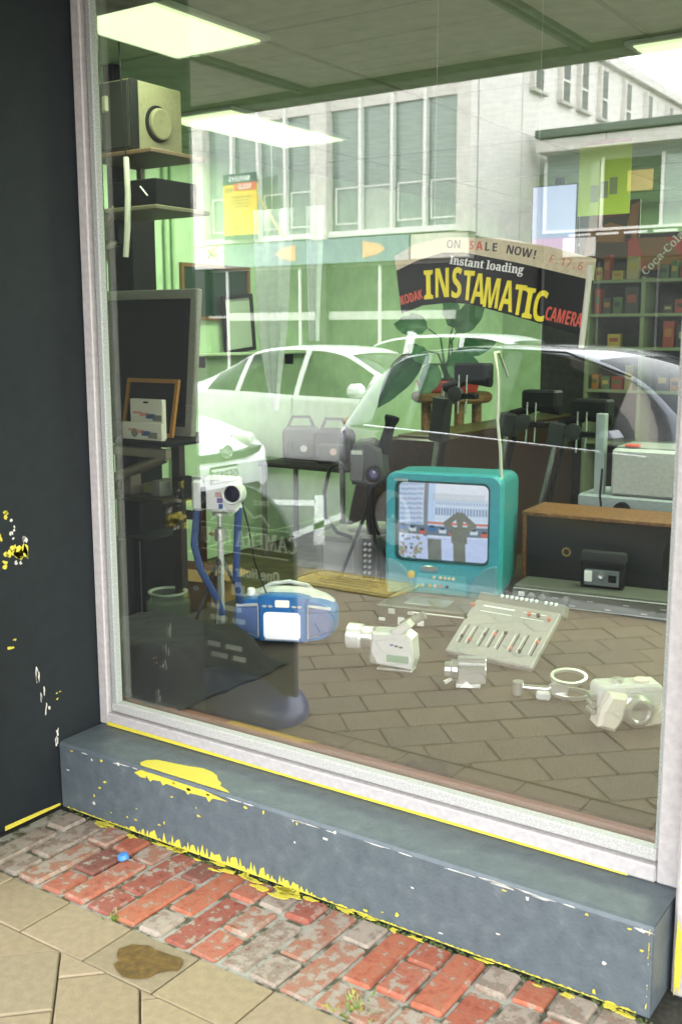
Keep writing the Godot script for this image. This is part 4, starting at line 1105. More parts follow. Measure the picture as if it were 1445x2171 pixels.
	turned(cc, "grip", mat("dusty_grey", 0.25, 0.25, 0.22, 0.7), [Vector2(0.0, 0), Vector2(0.028, 0.005), Vector2(0.03, 0.05), Vector2(0.02, 0.075), Vector2(0.0, 0.08)], Vector3(-0.07, 0.01, -0.07))
	# ---- silver cine camera
	var c2 := thing("cine_camera", "small ribbed silver movie camera with its lens to the left, beside the mixer", "movie camera", Vector3(-1.69, 0.321, -0.80), 28.0)
	for k in 5:
		box(c2, "body_rib" if k else "body", satin if k % 2 == 0 else silver, Vector3(0.012, 0.045 + k * 0.014, -0.035), Vector3(0.105, 0.013 if k else 0.06, 0.06 - 0.004 * k), 0.004)
	turned(c2, "lens", satin, [Vector2(0.036, 0), Vector2(0.036, 0.02), Vector2(0.03, 0.025), Vector2(0.028, 0.045), Vector2(0.02, 0.048), Vector2(0.0, 0.04)], Vector3(-0.04, 0.06, -0.035), Basis(Vector3(0, 1, 0), Vector3(-1, 0, 0), Vector3(0, 0, 1)))
	box(c2, "foot", silver, Vector3(0.0, 0.008, -0.03), Vector3(0.09, 0.015, 0.06), 0.003)
	plate(c2, "nameplate", wt, [Vector2(-0.03, 0.004), Vector2(0.02, 0.004), Vector2(-0.008, 0.028)], 0.0, 0.004)
	rod(c2, "winder", satin, [Vector3(-0.06, 0.03, -0.01), Vector3(-0.085, 0.018, 0.0)], [0.009, 0.011], 8)
	# ---- film splicer lying in front of the mixer
	var c3 := thing("film_splicer", "bright metal film splicer lying open in front of the mixer", "film splicer", Vector3(-1.39, 0.321, -0.87), 20.0)
	rod(c3, "arm", satin, [Vector3(-0.12, 0.035, 0.0), Vector3(-0.02, 0.035, 0.0), Vector3(0.0, 0.05, -0.01)], [0.011], 10)
	turned(c3, "end_roller", satin, [Vector2(0.0, 0), Vector2(0.019, 0.002), Vector2(0.02, 0.05), Vector2(0, 0.052)], Vector3(-0.125, 0.005, 0.0))
	var rr := MB.new()
	rr.ring(oval(0.13, 0.09, Vector2.ZERO, 28), oval(0.108, 0.07, Vector2.ZERO, 28), 0.0, 0.012)
	put(c3, "hoop", rr.done(), satin, Vector3(0.05, 0.07, -0.03), Basis(Vector3(1, 0, 0), deg_to_rad(-70)))
	put(c3, "hoop", rr.done(), satin, Vector3(0.06, 0.015, -0.01), Basis(Vector3(1, 0, 0), deg_to_rad(-84)))
	box(c3, "block", satin, Vector3(0.02, 0.035, -0.01), Vector3(0.06, 0.04, 0.05), 0.006)
	box(c3, "block", silver, Vector3(-0.035, 0.015, 0.01), Vector3(0.05, 0.03, 0.04), 0.006)
	turned(c3, "thumbscrew", satin, [Vector2(0.01, 0), Vector2(0.012, 0.012), Vector2(0, 0.014)], Vector3(0.0, 0.055, -0.01))
	# ---- large pale camera at the right
	var c4 := thing("camera", "large cream and silver camera lying by the right end of the window", "camera", Vector3(-1.09, 0.321, -0.72), 40.0)
	var ivory := mat("ivory_plastic", 0.58, 0.53, 0.46, 0.4)
	plate(c4, "body", silver, rrect(0.22, 0.1, 0.02, Vector2(0.03, 0.095)), -0.09, -0.01, 0.008)
	plate(c4, "grip", ivory, [Vector2(-0.09, 0.02), Vector2(-0.03, 0.0), Vector2(0.0, 0.04), Vector2(0.01, 0.12), Vector2(-0.05, 0.13), Vector2(-0.08, 0.07)], -0.05, 0.03, 0.012)
	turned(c4, "lens", satin, [Vector2(0.05, 0), Vector2(0.05, 0.03), Vector2(0.042, 0.035), Vector2(0.042, 0.06), Vector2(0.034, 0.062), Vector2(0.03, 0.05), Vector2(0, 0.045)], Vector3(0.045, 0.07, -0.02), Basis(Vector3(1, 0, 0), Vector3(0, 0, 1), Vector3(0, -1, 0)))
	turned(c4, "dial", satin, [Vector2(0.02, 0), Vector2(0.02, 0.012), Vector2(0, 0.013)], Vector3(0.0, 0.145, -0.05))
	turned(c4, "dial", ivory, [Vector2(0.026, 0), Vector2(0.026, 0.008), Vector2(0, 0.01)], Vector3(0.08, 0.145, -0.05))
	for k in 3:
		box(c4, "side_plate", satin, Vector3(-0.095, 0.06 + k * 0.025, -0.03), Vector3(0.02, 0.02, 0.05), 0.004)
	plate(c4, "side_plate", ivory, [Vector2(0.08, 0.01), Vector2(0.17, 0.02), Vector2(0.18, 0.09), Vector2(0.12, 0.07)], -0.02, 0.012, 0.006)
	# ---- audio mixer propped up
	var mx := thing("audio_mixer", "silver audio mixer with slider controls and a dark ledge of lit buttons", "audio mixer", Vector3(-1.76, 0.321, -1.08), -2.0)
	var lean := Basis(Vector3(1, 0, 0), deg_to_rad(-58))
	var panel := mat("mixer_panel", 0.29, 0.285, 0.285, 0.45, "soft", 4.0)
	var pn := box(mx, "panel", panel, Vector3(0, 0.092, -0.14), Vector3(0.38, 0.30, 0.03), 0.006, lean)
	box(mx, "rear_ledge", mat("mixer_ledge", 0.17, 0.18, 0.165, 0.6), Vector3(0.0, 0.175, -0.30), Vector3(0.39, 0.05, 0.05), 0.006, Basis(Vector3(1, 0, 0), deg_to_rad(-30)))
	for k in 11:
		turned(mx, "button", wt, [Vector2(0.007, 0), Vector2(0.007, 0.01), Vector2(0, 0.013)], Vector3(-0.085 + k * 0.022 + (0.02 if k > 7 else 0.0), 0.2, -0.29), Basis(), 8)
	var red := mat("fader_red", 0.5, 0.12, 0.08, 0.5)
	for k in 8:
		var x: float = [-0.15, -0.11, -0.06, -0.02, 0.02, 0.075, 0.115, 0.165][k]
		box(pn, "slot", black, Vector3(x, -0.045, 0.0148), Vector3(0.006, 0.1, 0.002), 0.0)
		box(pn, "fader", red if k % 2 else black, Vector3(x, -0.045 + [-0.02, -0.03, 0.01, 0.02, 0.035, -0.035, -0.04, 0.02][k], 0.021), Vector3(0.012, 0.012, 0.012), 0.002)
		box(pn, "scale_mark", wt, Vector3(x - 0.014, -0.045, 0.0156), Vector3(0.002, 0.09, 0.0012), 0.0)
	for k in 5:
		turned(pn, "knob", black if k % 2 else red, [Vector2(0.008, 0), Vector2(0.007, 0.014), Vector2(0, 0.015)], Vector3([-0.185, -0.185, 0.07, 0.11, 0.16][k], [0.11, 0.04, 0.11, 0.11, 0.1][k], 0.014), Basis(Vector3(1, 0, 0), Vector3(0, 0, 1), Vector3(0, -1, 0)), 10)
	for k in 4:
		box(pn, "print_line", wt, Vector3(-0.07 + 0.16 * (k / 2), 0.12 - 0.03 * (k % 2), 0.0156), Vector3(0.14 if k < 2 else 0.1, 0.006 if k == 0 else 0.0025, 0.0012), 0.0)
	# ---- long receiver, wooden cabinet behind it, little camera on top
	var rc := thing("stereo_receiver", "long low grey stereo receiver with silver knobs in front of the wooden cabinet", "stereo receiver", Vector3(-1.66, 0.321, -2.06), 7.0)
	box(rc, "case", mat("receiver_grey", 0.10, 0.10, 0.085, 0.45, "soft", 4.0), Vector3(0, 0.05, -0.10), Vector3(0.84, 0.09, 0.2), 0.005)
	box(rc, "front_plate", mat("receiver_front", 0.14, 0.14, 0.12, 0.35), Vector3(0, 0.045, 0.004), Vector3(0.85, 0.062, 0.01), 0.003)
	for k in 3:
		turned(rc, "knob", satin, [Vector2(0.018, 0), Vector2(0.016, 0.02), Vector2(0.0, 0.022)], Vector3([-0.33, -0.275, -0.165][k], 0.05, 0.008), Basis(Vector3(1, 0, 0), Vector3(0, 0, 1), Vector3(0, -1, 0)), 16)
	box(rc, "switch", wt, Vector3(-0.38, 0.055, 0.01), Vector3(0.03, 0.022, 0.01), 0.003)
	for k in 9:
		box(rc, "silver_mark", silver, Vector3(-0.3 + k * 0.082, 0.024 + 0.03 * (k % 2), 0.0105), Vector3(0.028, 0.005, 0.003), 0.001)
	rod(rc, "trim_strip", silver, [Vector3(-0.42, 0.08, 0.008), Vector3(0.42, 0.08, 0.008)], [0.003], 6)
	rod(rc, "trim_strip", silver, [Vector3(-0.42, 0.012, 0.008), Vector3(0.42, 0.012, 0.008)], [0.003], 6)
	var cb := thing("wooden_cabinet", "long wooden cabinet with a black front behind the receiver", "cabinet", Vector3(-1.72, 0.321, -2.34), 4.0)
	var wood := mat("orange_wood", 0.30, 0.12, 0.035, 0.45, "coarse", 2.0)
	box(cb, "top_board", wood, Vector3(0, 0.388, -0.15), Vector3(0.92, 0.022, 0.32), 0.004)
	for s in [-1.0, 1.0]:
		box(cb, "side_board", wood, Vector3(s * 0.448, 0.19, -0.15), Vector3(0.02, 0.376, 0.31), 0.004)
	box(cb, "front_panel", mat("black_cloth_panel", 0.012, 0.012, 0.012, 0.8, "fine", 6.0), Vector3(0, 0.19, -0.15), Vector3(0.872, 0.374, 0.28), 0.002)
	var ring := MB.new()
	ring.ring(oval(0.045, 0.045, Vector2(-0.23, 0.21)), oval(0.03, 0.03, Vector2(-0.23, 0.21)), -0.011, 0.0)
	put(cb, "brass_ring", ring.done(), mat("brass", 0.4, 0.25, 0.08, 0.4, "", 1.0, 0.0, 0.6))
	var ic := thing("instant_camera", "small black camera with a white flash standing before the cabinet's black front", "camera", Vector3(-1.70, 0.4178, -2.15), 8.0)
	box(ic, "body", black, Vector3(0, 0.062, -0.03), Vector3(0.2, 0.124, 0.06), 0.008)
	plate(ic, "front_plate", mat("camera_grey", 0.12, 0.14, 0.15, 0.4), rrect(0.16, 0.075, 0.006, Vector2(0, 0.05)), -0.002, 0.006, 0.002)
	plate(ic, "flash", wt, rrect(0.036, 0.052, 0.004, Vector2(-0.062, 0.055)), 0.0, 0.01, 0.002)
	turned(ic, "lens", satin, [Vector2(0.014, 0), Vector2(0.013, 0.012), Vector2(0, 0.01)], Vector3(0.0, 0.062, 0.006), Basis(Vector3(1, 0, 0), Vector3(0, 0, 1), Vector3(0, -1, 0)))
	box(ic, "viewfinder", black, Vector3(0.05, 0.05, 0.007), Vector3(0.036, 0.034, 0.006), 0.001)
	box(ic, "flip_lid", mat("lid_dark", 0.03, 0.03, 0.03, 0.3), Vector3(0.0, 0.145, -0.03), Vector3(0.21, 0.05, 0.04), 0.006)
	# ---- pale grey film scanner on a plinth behind
	var pl := thing("plinth", "dark plinth behind the wooden cabinet under the pale grey machine", "plinth", Vector3(-1.7, 0, -2.98))
	box(pl, "block", mat("dark_plinth", 0.02, 0.018, 0.016, 0.7), Vector3(0.1, 0.30, 0), Vector3(1.0, 0.6, 0.42), 0.01)
	var fs := thing("film_scanner", "pale grey boxy machine with an upright steel bar behind the wooden cabinet", "scanner", Vector3(-1.72, 0.601, -2.92), 2.0)
	var pale := mat("pale_machine", 0.34, 0.37, 0.42, 0.5, "soft", 4.0)
	box(fs, "base", pale, Vector3(0.02, 0.08, 0), Vector3(0.74, 0.16, 0.34), 0.01)
	box(fs, "head", mat("pale_machine_top", 0.46, 0.46, 0.49, 0.5, "soft", 4.0), Vector3(0.12, 0.285, 0.0), Vector3(0.6, 0.24, 0.32), 0.012)
	box(fs, "lid", mat("machine_lid", 0.2, 0.21, 0.2, 0.5), Vector3(0.12, 0.409, -0.02), Vector3(0.58, 0.012, 0.26), 0.003)
	box(fs, "red_tab", mat("red_tab", 0.6, 0.07, 0.04, 0.4), Vector3(-0.09, 0.42, 0.1), Vector3(0.07, 0.012, 0.05), 0.003)
	box(fs, "steel_bar", mat("steel_bar", 0.34, 0.38, 0.41, 0.4, "", 1.0, 0.0, 0.5), Vector3(-0.25, 0.36, 0.12), Vector3(0.05, 0.44, 0.05), 0.004)
	turned(fs, "black_knob", black, [Vector2(0.045, 0), Vector2(0.043, 0.03), Vector2(0, 0.034)], Vector3(-0.11, 0.09, 0.17), Basis(Vector3(1, 0, 0), Vector3(0, 0, 1), Vector3(0, -1, 0)))
	rod(fs, "cable", black, [Vector3(-0.22, 0.3, 0.18), Vector3(-0.22, 0.16, 0.2), Vector3(-0.2, 0.05, 0.21)], [0.006], 6)
	box(fs, "slot", black, Vector3(0.24, 0.1, 0.17), Vector3(0.17, 0.025, 0.006), 0.0)
	# ---- dark video deck
	var vd := thing("video_deck", "low dark video deck with small silver keys between boombox and mixer", "video deck", Vector3(-2.22, 0.321, -1.38), 10.0)
	box(vd, "case", mat("deck_dark", 0.05, 0.052, 0.045, 0.35), Vector3(0, 0.05, -0.12), Vector3(0.42, 0.09, 0.26), 0.006)
	rod(vd, "chrome_strip", satin, [Vector3(-0.04, 0.075, 0.012), Vector3(0.2, 0.075, 0.012)], [0.004], 6)
	for k in 5:
		box(vd, "key", wt if k % 2 == 0 else silver, Vector3(-0.18 + 0.045 * k, 0.03 + 0.04 * (k % 2), 0.012), Vector3(0.03, 0.014 + 0.01 * (k % 3), 0.008), 0.002)
	box(vd, "cassette_door", mat("deck_door", 0.09, 0.12, 0.11, 0.2), Vector3(0.0, 0.097, -0.1), Vector3(0.2, 0.006, 0.12), 0.002)
	# ---- black video camera on a small stand behind the monitor
	var vc := thing("video_camera", "black shoulder video camera with a raised eyepiece between monitor and television", "video camera", Vector3(-2.85, 0.321, -1.92), 24.0)
	plate(vc, "body", mat("camera_charcoal", 0.03, 0.032, 0.035, 0.45), [Vector2(-0.08, 0.52), Vector2(0.06, 0.51), Vector2(0.085, 0.56), Vector2(0.07, 0.70), Vector2(0.0, 0.74), Vector2(-0.07, 0.73), Vector2(-0.085, 0.62)], -0.22, 0.0, 0.015)
	plate(vc, "battery", mat("camera_grey_dark", 0.055, 0.057, 0.06, 0.5), rrect(0.07, 0.16, 0.012, Vector2(-0.05, 0.62)), -0.02, 0.02, 0.006)
	box(vc, "pale_band", silver, Vector3(-0.05, 0.685, 0.021), Vector3(0.055, 0.02, 0.004), 0.001)
	turned(vc, "lens", black, [Vector2(0.04, 0), Vector2(0.04, 0.05), Vector2(0.03, 0.055), Vector2(0.026, 0.04), Vector2(0, 0.038)], Vector3(0.035, 0.58, -0.01), Basis(Vector3(1, 0, 0), Vector3(0, 0, 1), Vector3(0, -1, 0)))
	turned(vc, "lens_glass", mat("lens_violet", 0.09, 0.08, 0.2, 0.05), [Vector2(0.026, 0), Vector2(0.018, 0.006), Vector2(0, 0.008)], Vector3(0.035, 0.58, 0.03), Basis(Vector3(1, 0, 0), Vector3(0, 0, 1), Vector3(0, -1, 0)))
	rod(vc, "eyepiece", black, [Vector3(0.07, 0.68, -0.05), Vector3(0.11, 0.82, -0.03), Vector3(0.118, 0.85, -0.03), Vector3(0.122, 0.865, -0.03)], [0.032, 0.026, 0.038, 0.036], 14)
	rod(vc, "shoulder_strap", black, [Vector3(-0.1, 0.6, 0.0), Vector3(-0.14, 0.63, 0.0), Vector3(-0.19, 0.6, 0.01), Vector3(-0.215, 0.48, 0.02), Vector3(-0.21, 0.36, 0.03), Vector3(-0.15, 0.28, 0.03), Vector3(-0.08, 0.25, 0.0)], [0.028], 8, 0.35)
	turned(vc, "stand_column", black, [Vector2(0.02, 0.25), Vector2(0.022, 0.5), Vector2(0.04, 0.52)], Vector3(0, 0, -0.1), Basis(), 12)
	for k in 3:
		var a := TAU * k / 3.0 + 0.5
		rod(vc, "stand_leg", black, [Vector3(0, 0.42, -0.1), Vector3(0.16 * sin(a), 0.006, -0.1 + 0.16 * cos(a))], [0.009], 8)

func along(curve: Array, x: float) -> float:  # height of a polyline of [x, y] at x
	for i in curve.size() - 1:
		if x <= curve[i + 1][0]:
			return lerpf(curve[i][1], curve[i + 1][1], clampf((x - curve[i][0]) / (curve[i + 1][0] - curve[i][0]), 0.0, 1.0))
	return curve[-1][1]

func hanging_things() -> void:
	var s := thing("hanging_sign", "arched black and cream cardboard camera sign with big yellow letters", "sign", Vector3(-1.54, 1.765, -0.6))
	var top := [[-0.35, 0.084], [-0.272, 0.118], [-0.157, 0.135], [0.042, 0.123], [0.198, 0.091], [0.35, 0.048]]
	var low := [[-0.342, 0.036], [-0.261, 0.067], [-0.167, 0.088], [-0.089, 0.085], [0.094, 0.047], [0.198, 0.022], [0.345, -0.015]]
	var foot := [[-0.321, -0.105], [-0.24, -0.079], [-0.141, -0.072], [-0.063, -0.078], [0.094, -0.118], [0.308, -0.176]]
	var band := []; var back := []
	for p in top:
		band.append(Vector2(p[0], p[1]))
	for i in range(low.size() - 1, -1, -1):
		band.append(Vector2(low[i][0], low[i][1]))
	for p in low:
		back.append(Vector2(p[0], p[1] + 0.002))
	for i in range(foot.size() - 1, -1, -1):
		back.append(Vector2(foot[i][0], foot[i][1]))
	plate(s, "cream_band", mat("card_cream", 0.66, 0.56, 0.38, 0.7, "soft", 4.0), band, 0.0, 0.006)
	plate(s, "black_panel", dull("card_black", 0.009, 0.008, 0.008, 0.6), back, 0.0005, 0.005)
	var yel := mat("letter_yellow", 0.80, 0.66, 0.01, 0.5)
	var red := mat("letter_red", 0.62, 0.075, 0.035, 0.5)
	var ink := mat("letter_dark", 0.03, 0.03, 0.03, 0.6)
	var wt := mat("letter_white", 0.8, 0.8, 0.78, 0.6)
	var word := "INSTAMATIC"
	var xs := [-0.217, -0.167, -0.112, -0.071, -0.034, 0.012, 0.066, 0.108, 0.14, 0.177]
	var ys := [-0.015, -0.010, -0.011, -0.021, -0.033, -0.046, -0.058, -0.070, -0.080, -0.090]
	for k in 10:
		lettering(s, "letter", yel, word[k], 0.062, Vector3(xs[k], ys[k], 0.006), Basis(Vector3(0, 0, 1), deg_to_rad([2, 1, -2, -5, -6, -7, -8, -8, -9, -9][k])).scaled_local(Vector3([1.15, 0.92, 0.92, 0.84, 0.84, 0.8, 0.84, 0.84, 1.15, 0.88][k], 1.5, 1)), 0.004)
	lettering(s, "lettering", red, "KODAK", 0.026, Vector3(-0.283, -0.053, 0.006), Basis(Vector3(0, 0, 1), deg_to_rad(14)).scaled_local(Vector3(0.72, 1.15, 1)), 0.003)
	lettering(s, "lettering", red, "CAMERA", 0.033, Vector3(0.256, -0.122, 0.006), Basis(Vector3(0, 0, 1), deg_to_rad(-12)).scaled_local(Vector3(0.66, 1.25, 1)), 0.003)
	lettering(s, "lettering", wt, "Instant loading", 0.026, Vector3(-0.01, 0.043, 0.006), Basis(Vector3(0, 0, 1), deg_to_rad(-9)).scaled_local(Vector3(0.95, 1, 1)), 0.003, "Droid Serif", 700, true)
	var line := "ON SALE NOW!"
	for k in line.length():
		if line[k] == " ":
			continue
		var x := -0.14 + k * 0.0265 + (0.004 if k > 9 else 0.0)
		var tilt := rad_to_deg(atan2(along(top, x + 0.03) - along(top, x - 0.03), 0.06))
		lettering(s, "letter", red if k in [3, 4, 7] else ink, line[k], 0.026, Vector3(x, (along(top, x) + along(low, x)) / 2 + 0.002, 0.0065), Basis(Vector3(0, 0, 1), deg_to_rad(tilt)), 0.002, "Droid Sans", 700)
	var price := "£.17.6"
	for k in price.length():
		var x := 0.212 + k * 0.0185
		lettering(s, "letter", mat("letter_coral", 0.55, 0.16, 0.09, 0.6), price[k], 0.024, Vector3(x, (along(top, x) + along(low, x)) / 2, 0.0065), Basis(Vector3(0, 0, 1), deg_to_rad(-15)), 0.002, "Droid Sans", 400)
	rod(s, "pole", mat("pole_white", 0.6, 0.57, 0.5, 0.5), [Vector3(0.338, 0.03, 0.012), Vector3(0.318, -0.215, 0.012)], [0.009], 10)
	for x in [-0.2, 0.16]:
		rod(s, "thread", mat("thread", 0.5, 0.5, 0.45, 0.7), [Vector3(x, along(top, x) - 0.004, 0.003), Vector3(x * 0.98, 1.033, 0.0)], [0.0008], 5)
	var cable := thing("hanging_cable", "thin white cable hanging down behind the teal television", "cable", Vector3(-2.02, 0, -1.98))
	rod(cable, "flex", mat("cable_white", 0.55, 0.53, 0.46, 0.6), [Vector3(-0.53, 1.36, -0.9), Vector3(-0.32, 1.5, -0.35), Vector3(-0.22, 1.5, -0.1), Vector3(-0.175, 1.42, -0.04), Vector3(-0.17, 1.34, -0.04), Vector3(-0.16, 1.2, -0.02), Vector3(-0.14, 1.05, -0.02), Vector3(-0.13, 0.9, -0.02)], [0.007], 8)
	# made-up see-through white sheets standing in for pale light streaks
	var sheer := mat("streak_white", 0.80, 0.86, 0.85, 0.9, "soft", 2.0)
	sheer.transparency = BaseMaterial3D.TRANSPARENCY_ALPHA
	sheer.albedo_color.a = 0.8
	for d in [["streak_sheet", "made-up narrow white sheet standing in for a light streak, tapering to a point before the green wall", -3.88, [[2.3, -0.14, 0.15], [2.1, -0.14, 0.13], [1.6, -0.12, 0.09], [1.3, -0.06, 0.04], [1.14, -0.01, 0.02]]], ["streak_sheet", "second, shorter made-up sheet standing in for a light streak beside the pointed one", -3.58, [[2.3, -0.06, 0.06], [2.1, -0.06, 0.05], [1.8, -0.05, 0.03], [1.55, -0.04, 0.02]]]]:
		var t := thing(d[0], d[1], "light_streak", Vector3(d[2], 0, -2.5))
		var b := MB.new()
		var rows := []
		for r in d[3]:
			var row := []
			for k in 15:
				var f := k / 14.0
				row.append(Vector3(lerpf(r[1], r[2], f), r[0], 0.012 * sin(f * 17.0)))
			rows.append(row)
		for i in rows.size() - 1:
			for k in 14:
				b.quad(rows[i + 1][k], rows[i + 1][k + 1], rows[i][k + 1], rows[i][k])
		put(t, "cloth", b.done(), sheer)
		rod(t, "hanging_cord", mat("thread", 0.5, 0.5, 0.45, 0.7), [Vector3(0, 2.295, 0.0), Vector3(0, 2.8, 0.0)], [0.0012], 5)

func left_corner() -> void:
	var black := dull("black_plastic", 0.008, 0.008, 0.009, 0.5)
	var beige := mat("beige_enamel", 0.17, 0.15, 0.09, 0.5, "soft", 4.0)
	var grey := mat("grey_plastic", 0.19, 0.19, 0.165, 0.6, "soft", 4.0)
	var silver := mat("silver_plastic", 0.55, 0.55, 0.54, 0.35, "soft", 4.0)
	var satin := mat("satin_metal", 0.62, 0.62, 0.60, 0.28, "", 1.0, 0.0, 0.85)
	var face_x := Basis(Vector3(0, 0, -1), Vector3(0, 1, 0), Vector3(1, 0, 0))
	# shelf hung from the ceiling with old machines on it
	var sh := thing("hung_shelf", "beige bracket shelf hung from the ceiling beside the pier", "shelf", Vector3(-3.5, 2.12, -1.02))
	box(sh, "board", beige, Vector3(0.06, 0.0, 0), Vector3(0.46, 0.02, 0.34), 0.004)
	box(sh, "drop_post", black, Vector3(-0.22, 0.28, -0.1), Vector3(0.06, 0.80, 0.06), 0.004)
	rod(sh, "brace", beige, [Vector3(0.02, 0.01, 0.14), Vector3(-0.17, -0.17, 0.14)], [0.024], 4)
	rod(sh, "brace", beige, [Vector3(-0.17, -0.17, 0.14), Vector3(-0.22, -0.1, -0.1)], [0.02], 4)
	box(sh, "upper_board", mat("brown_tray", 0.12, 0.07, 0.04, 0.5), Vector3(0.04, 0.235, -0.02), Vector3(0.42, 0.02, 0.34), 0.004)
	box(sh, "upright", beige, Vector3(-0.1, 0.12, -0.14), Vector3(0.03, 0.22, 0.03), 0.003)
	var bk := thing("black_case", "black boxy case on the lower board of the hung shelf", "case", Vector3(-3.36, 2.1305, -1.0))
	box(bk, "body", black, Vector3(0, 0.055, 0), Vector3(0.26, 0.11, 0.26), 0.006)
	box(bk, "latch", satin, Vector3(0.06, 0.06, 0.131), Vector3(0.006, 0.06, 0.004), 0.001, Basis(Vector3(0, 0, 1), 0.8))
	var cab := thing("loudspeaker", "beige loudspeaker cabinet with a round dial on its side, high on the hung shelf", "loudspeaker", Vector3(-3.50, 2.3665, -1.05))
	box(cab, "case", beige, Vector3(0.0, 0.15, 0.0), Vector3(0.235, 0.29, 0.32), 0.006)
	box(cab, "front_grille", mat("dark_grille", 0.016, 0.015, 0.012, 0.9, "fine", 6.0), Vector3(0, 0.15, 0.163), Vector3(0.22, 0.275, 0.012), 0.003)
	box(cab, "dark_edge", black, Vector3(0.119, 0.15, 0.14), Vector3(0.008, 0.29, 0.05), 0.002)
	turned(cab, "dial", beige, [Vector2(0.068, 0), Vector2(0.066, 0.02), Vector2(0.058, 0.022), Vector2(0.0, 0.016)], Vector3(0.1175, 0.13, -0.01), Basis(Vector3(0, 1, 0), Vector3(1, 0, 0), Vector3(0, 0, -1)), 26)
	turned(cab, "dial_shadow_ring", black, [Vector2(0.078, 0), Vector2(0.076, 0.006), Vector2(0.06, 0.006)], Vector3(0.1175, 0.13, -0.004), Basis(Vector3(0, 1, 0), Vector3(1, 0, 0), Vector3(0, 0, -1)), 26)  # black ring put in as the shadow round the dial
	box(cab, "badge", grey, Vector3(0.119, 0.02, -0.04), Vector3(0.004, 0.022, 0.07), 0.001)
	box(cab, "wall_plug", mat("olive_plug", 0.2, 0.19, 0.12, 0.6), Vector3(-0.02, 0.2, 0.172), Vector3(0.035, 0.07, 0.02), 0.008)
	var bx1 := thing("cream_box", "cream plastic box hanging in front of the loudspeaker's dark grille", "box", Vector3(-3.58, 2.205, -0.80))
	box(bx1, "body", beige, Vector3(0.04, 0.25, 0), Vector3(0.12, 0.13, 0.05), 0.012)
	box(bx1, "lower_body", beige, Vector3(0.0, 0.1, 0), Vector3(0.15, 0.2, 0.06), 0.02)
	rod(bx1, "hanger", black, [Vector3(-0.01, 0.2, -0.02), Vector3(-0.04, 0.595, -0.04)], [0.006], 6)
	box(bx1, "clip", black, Vector3(0.06, 0.15, 0.02), Vector3(0.06, 0.03, 0.03), 0.006)
	var tb := thing("plastic_tube", "white plastic tube hanging down below the hung shelf", "tube", Vector3(-3.38, 1.92, -0.84))
	rod(tb, "tube", mat("tube_white", 0.6, 0.58, 0.52, 0.4), [Vector3(-0.01, 0.0, 0.0), Vector3(0.006, 0.12, 0.0), Vector3(0.016, 0.26, 0.0), Vector3(0.012, 0.41, 0.0)], [0.012, 0.0135, 0.0135, 0.012], 10)
	rod(tb, "cord", black, [Vector3(0.012, 0.405, 0), Vector3(0.0, 0.6, 0.0), Vector3(-0.006, 0.88, 0.0)], [0.003], 5)
	var col := thing("tall_black_speaker", "tall narrow black column standing behind the big dark panel", "speaker", Vector3(-4.47, 0, -1.95))
	box(col, "column", black, Vector3(0, 1.13, 0), Vector3(0.2, 2.26, 0.2), 0.01)
	box(col, "foot", black, Vector3(0, 0.02, 0), Vector3(0.3, 0.04, 0.3), 0.006)
	# bench with the big dark panel, small frame and packets
	var be := thing("workbench", "black topped workbench with a brown steel frame behind the pier", "workbench", Vector3(-4.15, 0, -1.5))
	box(be, "top", black, Vector3(0, 1.06, 0), Vector3(1.15, 0.026, 0.5), 0.006)
	var steel := mat("brown_steel", 0.17, 0.135, 0.11, 0.5)
	box(be, "top_rail", steel, Vector3(0.0, 1.012, 0.22), Vector3(1.12, 0.045, 0.04), 0.004)
	box(be, "lower_rail", steel, Vector3(-0.3, 0.80, 0.22), Vector3(0.62, 0.045, 0.04), 0.004)
	box(be, "post", steel, Vector3(0.0, 0.90, 0.222), Vector3(0.05, 0.18, 0.045), 0.004)
	rod(be, "strut", steel, [Vector3(0.01, 0.81, 0.22), Vector3(0.54, 0.995, 0.22)], [0.026], 4)
	for k in [[-0.54, 0.2], [0.0, 0.2], [-0.54, -0.2], [0.2, -0.2]]:
		box(be, "leg", mat("leg_dark", 0.03, 0.018, 0.014, 0.6), Vector3(k[0], 0.52, k[1] - 0.03), Vector3(0.06, 1.04, 0.05), 0.004)
	box(be, "lower_shelf", mat("dark_wood", 0.055, 0.035, 0.018, 0.5, "coarse", 2.0), Vector3(-0.05, 0.75, -0.05), Vector3(1.0, 0.025, 0.4), 0.01)
	for k in 9:
		box(be, "clutter", [black, steel, mat("olive_bit", 0.2, 0.22, 0.06, 0.6), grey][k % 4], Vector3(-0.4 + k * 0.105, 0.795 + 0.01 * (k % 3), 0.0 + 0.05 * (k % 2)), Vector3(0.07, 0.05 + 0.03 * (k % 3), 0.08), 0.006)
	var pa := thing("leaning_board", "large black panel in a wide grey frame leaning on the workbench", "framed panel", Vector3(-4.06, 1.074, -1.52))
	var pm := MB.new()
	pm.ring(rrect(0.86, 0.745, 0.01, Vector2(0, 0.372), 2), rrect(0.765, 0.65, 0.006, Vector2(0, 0.372), 2), 0.0, 0.03, 0.1)
	var tilt := Basis(Vector3(1, 0, 0), deg_to_rad(-6)) * Basis(Vector3(0, 0, 1), deg_to_rad(0.0))
	put(pa, "frame", pm.done(), mat("frame_grey", 0.27, 0.26, 0.22, 0.6, "soft", 4.0), Vector3.ZERO, tilt)
	box(pa, "panel", dull("gloss_black", 0.007, 0.007, 0.007, 0.2), tilt * Vector3(0, 0.372, 0.008), Vector3(0.77, 0.655, 0.012), 0.0, tilt)
	var fr := thing("small_frame", "small orange wooden frame leaning on the big black panel", "picture frame", Vector3(-3.865, 1.074, -1.42))
	var fm := MB.new()
	fm.ring(rrect(0.36, 0.295, 0.004, Vector2(0, 0.148), 2), rrect(0.32, 0.255, 0.003, Vector2(0, 0.148), 2), 0.0, 0.016)
